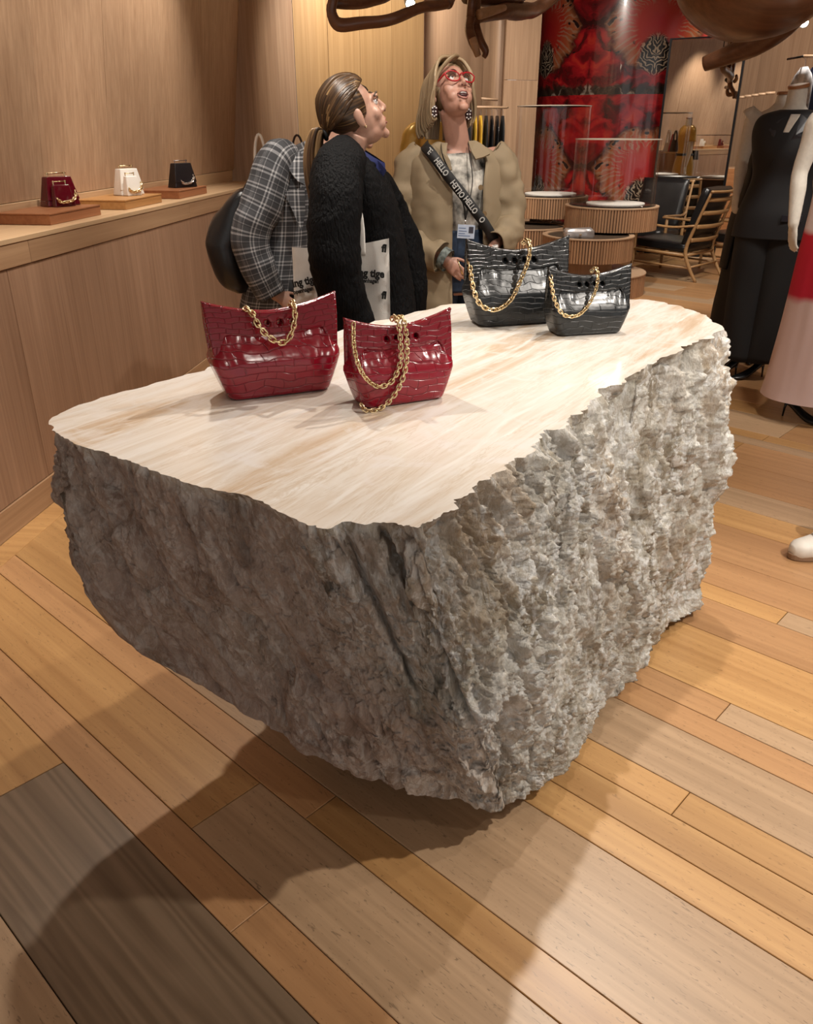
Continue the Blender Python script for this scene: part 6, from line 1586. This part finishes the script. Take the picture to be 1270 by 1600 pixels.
# ============================ person in checked jacket, head hidden behind the ponytail woman
def plaid_mat():
    m, nt, N, L, b = new_mat('checked_wool'); setp(b, rough=.85)
    uv = N.new('ShaderNodeUVMap'); sp = N.new('ShaderNodeSeparateXYZ'); L.new(uv.outputs[0], sp.inputs[0])
    def mth(op, *ins):
        k = N.new('ShaderNodeMath'); k.operation = op
        for i, s in enumerate(ins):
            if isinstance(s, (int, float)): k.inputs[i].default_value = s
            else: L.new(s, k.inputs[i])
        return k.outputs[0]
    def lines(src, per, w, off): return mth('LESS_THAN', mth('MODULO', mth('ADD', src, 10+off), per), w)
    u = mth('MULTIPLY', sp.outputs['X'], 1.0); v_ = sp.outputs['Y']
    tot = None
    for src, per in ((u, .074), (v_, .058)):
        for w_, off, wt in ((.006, 0, .55), (.006, .013, .55), (.0035, .036, .35), (.016, .028, .10)):
            k = mth('MULTIPLY', lines(src, per, w_, off), wt); tot = k if tot is None else mth('ADD', tot, k)
    n = N.new('ShaderNodeTexNoise'); n.inputs['Scale'].default_value = 900; L.new(uv.outputs[0], n.inputs['Vector'])
    tot = mth('MULTIPLY', tot, mth('ADD', .55, mth('MULTIPLY', n.outputs['Fac'], .7)))
    r = N.new('ShaderNodeValToRGB'); L.new(tot, r.inputs[0])
    st = [(.0, (.040, .041, .046)), (.25, (.085, .088, .095)), (.6, (.27, .27, .28)), (1.0, (.50, .50, .50))]
    while len(r.color_ramp.elements) < len(st): r.color_ramp.elements.new(.5)
    for el, (p, c) in zip(r.color_ramp.elements, st): el.position = p; el.color = (*c, 1)
    L.new(r.outputs[0], b.inputs['Base Color']); return m
M['plaid'] = plaid_mat()
Y3 = 3.62
w3 = thing('person', 'person in grey checked jacket with black shoulder bag, head hidden behind the ponytail', 'person', (aty(455, 420, Y3).x, Y3, 0))
q = px_local(w3); yaw = radians(95); X, Y = axes(yaw); C = lambda px, py, dy=0.0: q(px, py, Y3+dy)
hc3 = C(548, 182, .05); R3 = head_rot(radians(95), radians(-5))
aR = (C(432, 262, -.17), C(388, 372, -.20), C(428, 458, -.20), (.6, -.1, -.4), (0, 1, -.2), 1)
aL = (C(470, 262, .16), C(490, 370, .22), C(540, 420, .1), (.8, -.3, -.2), (0, -1, 0), -1)
pcs = basic_body(yaw, .87, [aR, aL], head_pieces(hc3, R3, 1.0), None, Vector((0, 0, 0)))
pcs.append(tb([C(470, 285, 0), C(500, 256, .02), C(530, 222, .04), hc3+R3 @ Vector((0, .01, -.05))], [.07, .058, .054, .052], 14, 4))
remesh('body', pcs, .006, M['skin1'], w3, 5)
face_parts(w3, hc3, R3, 1.0)
rg = random.Random(21); paths = []
for k in range(60):
    ph = rg.uniform(-pi, pi); a = [scalp_point(.2, ph), scalp_point(.8, ph), scalp_point(1.35, ph*.6+pi*.4*(1 if ph > 0 else -1)), scalp_point(1.7, ph*.4+pi*.6*(1 if ph > 0 else -1))]
    paths.append([R3 @ p+hc3 for p in a])
locks('short_hair', paths, .012, M['hair_dark'], w3, 6, 4, rg)
def uvscale(o, per):
    for d in o.data.uv_layers[0].data: d.uv = (d.uv[0]*per, d.uv[1])
jk = garment_loft('checked_jacket', [(C(470, 238, 0), XS, YS_, .04, .05), (C(460, 246, 0), XS, YS_, .08, .13), (C(452, 262, 0), XS, YS_, .115, .185), (C(450, 310, 0), XS, YS_, .135, .20), (C(447, 370, 0), XS, YS_, .140, .185), (C(440, 430, 0), XS, YS_, .150, .19), (C(432, 490, 0), XS, YS_, .165, .20), (C(430, 560, 0), XS, YS_, .17, .20)], M['plaid'], w3, 64, 8, 2.2, (.008, 8)); uvscale(jk, 1.05)
sl = sleeve('jacket_sleeve', [C(450, 246, -.08), C(432, 256, -.16), C(412, 310, -.20), C(392, 368, -.22), C(402, 415, -.225), C(424, 462, -.215)], [.062, .080, .084, .080, .072, .060], M['plaid'], w3, 30, 10, (.009, 12), .95, False); uvscale(sl, .5); sl.modifiers.new('t', 'SOLIDIFY').thickness = .004
s2_ = sleeve('jacket_sleeve', [C(468, 248, .1), C(478, 270, .16), C(488, 330, .2), C(495, 380, .2), C(530, 415, .12)], [.065, .080, .08, .075, .06], M['plaid'], w3, 24, 8, (.008, 12), .95, False); uvscale(s2_, .5)
def uvflap(name, pts, tex, mat, par):
    o = mesh_obj(name, pts, [tuple(range(len(pts)))], mat, par, False, tex); m = o.modifiers.new('t', 'SOLIDIFY'); m.thickness = .006; return o
cn_ = (C(520, 222, .04)-C(465, 268, 0)).normalized(); cx_n = cn_.cross(Y1_).normalized()
cj = garment_loft('jacket_collar', [(C(466, 268, 0), cx_n, YS_, .10, .12), (C(490, 252, .01), cx_n, YS_, .085, .095), (C(514, 234, .03), cx_n, YS_, .07, .075)], M['plaid'], w3, 28, 5, 2, (.003, 12)); uvscale(cj, .5)
P4 = [C(448, 244, -.16), C(468, 238, -.14), C(476, 252, -.15), C(476, 290, -.2), C(464, 284, -.21), C(452, 268, -.205)]
uvflap('jacket_collar', P4, [(p.x*.9, p.z) for p in P4], M['plaid'], w3)
P5 = [C(444, 300, -.213), C(476, 292, -.213), C(477, 330, -.21), C(472, 362, -.212), C(462, 340, -.217)]
uvflap('jacket_lapel', P5, [(p.x*.9, p.z) for p in P5], M['plaid'], w3)
for s in (-1, 1):
    garment_loft('trouser_leg', [(Vector((-.03, 0, .84))+X*(s*.085), X, Y, .10, .115), (Vector((-.02, 0, .45))+X*(s*.088), X, Y, .08, .09), (Vector((0, 0, .05))+X*(s*.085), X, Y, .065, .075)], M['trouser'], w3, 24, 5, 2, (.004, 10))
    V, Fc, UV = loft(dense_rings([(Vector((0, 0, .04))+X*(s*.085)+Y*.05, X, Z1, .035, .04), (Vector((0, 0, .045))+X*(s*.085)-Y*.04, X, Z1, .042, .045), (Vector((0, 0, .03))+X*(s*.085)-Y*.13, X, Z1, .044, .03), (Vector((0, 0, .022))+X*(s*.085)-Y*.19, X, Z1, .025, .02)], 3), 16); mesh_obj('shoe', V, Fc, M['shoe_black'], w3, True)
# black shoulder bag
sbp = aty(365, 450, Y3-.05); sbag = thing('shoulder_bag', 'large soft black leather shoulder bag behind the checked sleeve', 'bag', (sbp.x, Y3-.05, sbp.z))
q3 = px_local(sbag); B = lambda px, py, dy=0.0: q3(px, py, Y3-.05+dy)
rings = [(B(392, 292), XS, YS_, .010, .10), (B(384, 302), XS, YS_, .042, .135), (B(372, 330), XS, YS_, .085, .15), (B(361, 365), XS, YS_, .098, .16), (B(357, 385), XS, YS_, .088, .16), (B(364, 415), XS, YS_, .080, .15), (B(374, 440), XS, YS_, .062, .13), (B(380, 452), XS, YS_, .03, .10)]
M['soft_black'] = plain('soft_black_leather', (.010, .010, .011), .3, bump=.3, bscale=90)
garment_loft('leather_body', rings, M['soft_black'], sbag, 40, 6, 2.6, (.012, 9))
tube('strap', [B(380, 300, -.10), B(392, 278, -.13), B(415, 248, -.14), B(428, 240, -.06), B(425, 250, .06), B(395, 292, .08)], [(.010, .003)]*6, M['soft_black'], sbag, 8, 6)
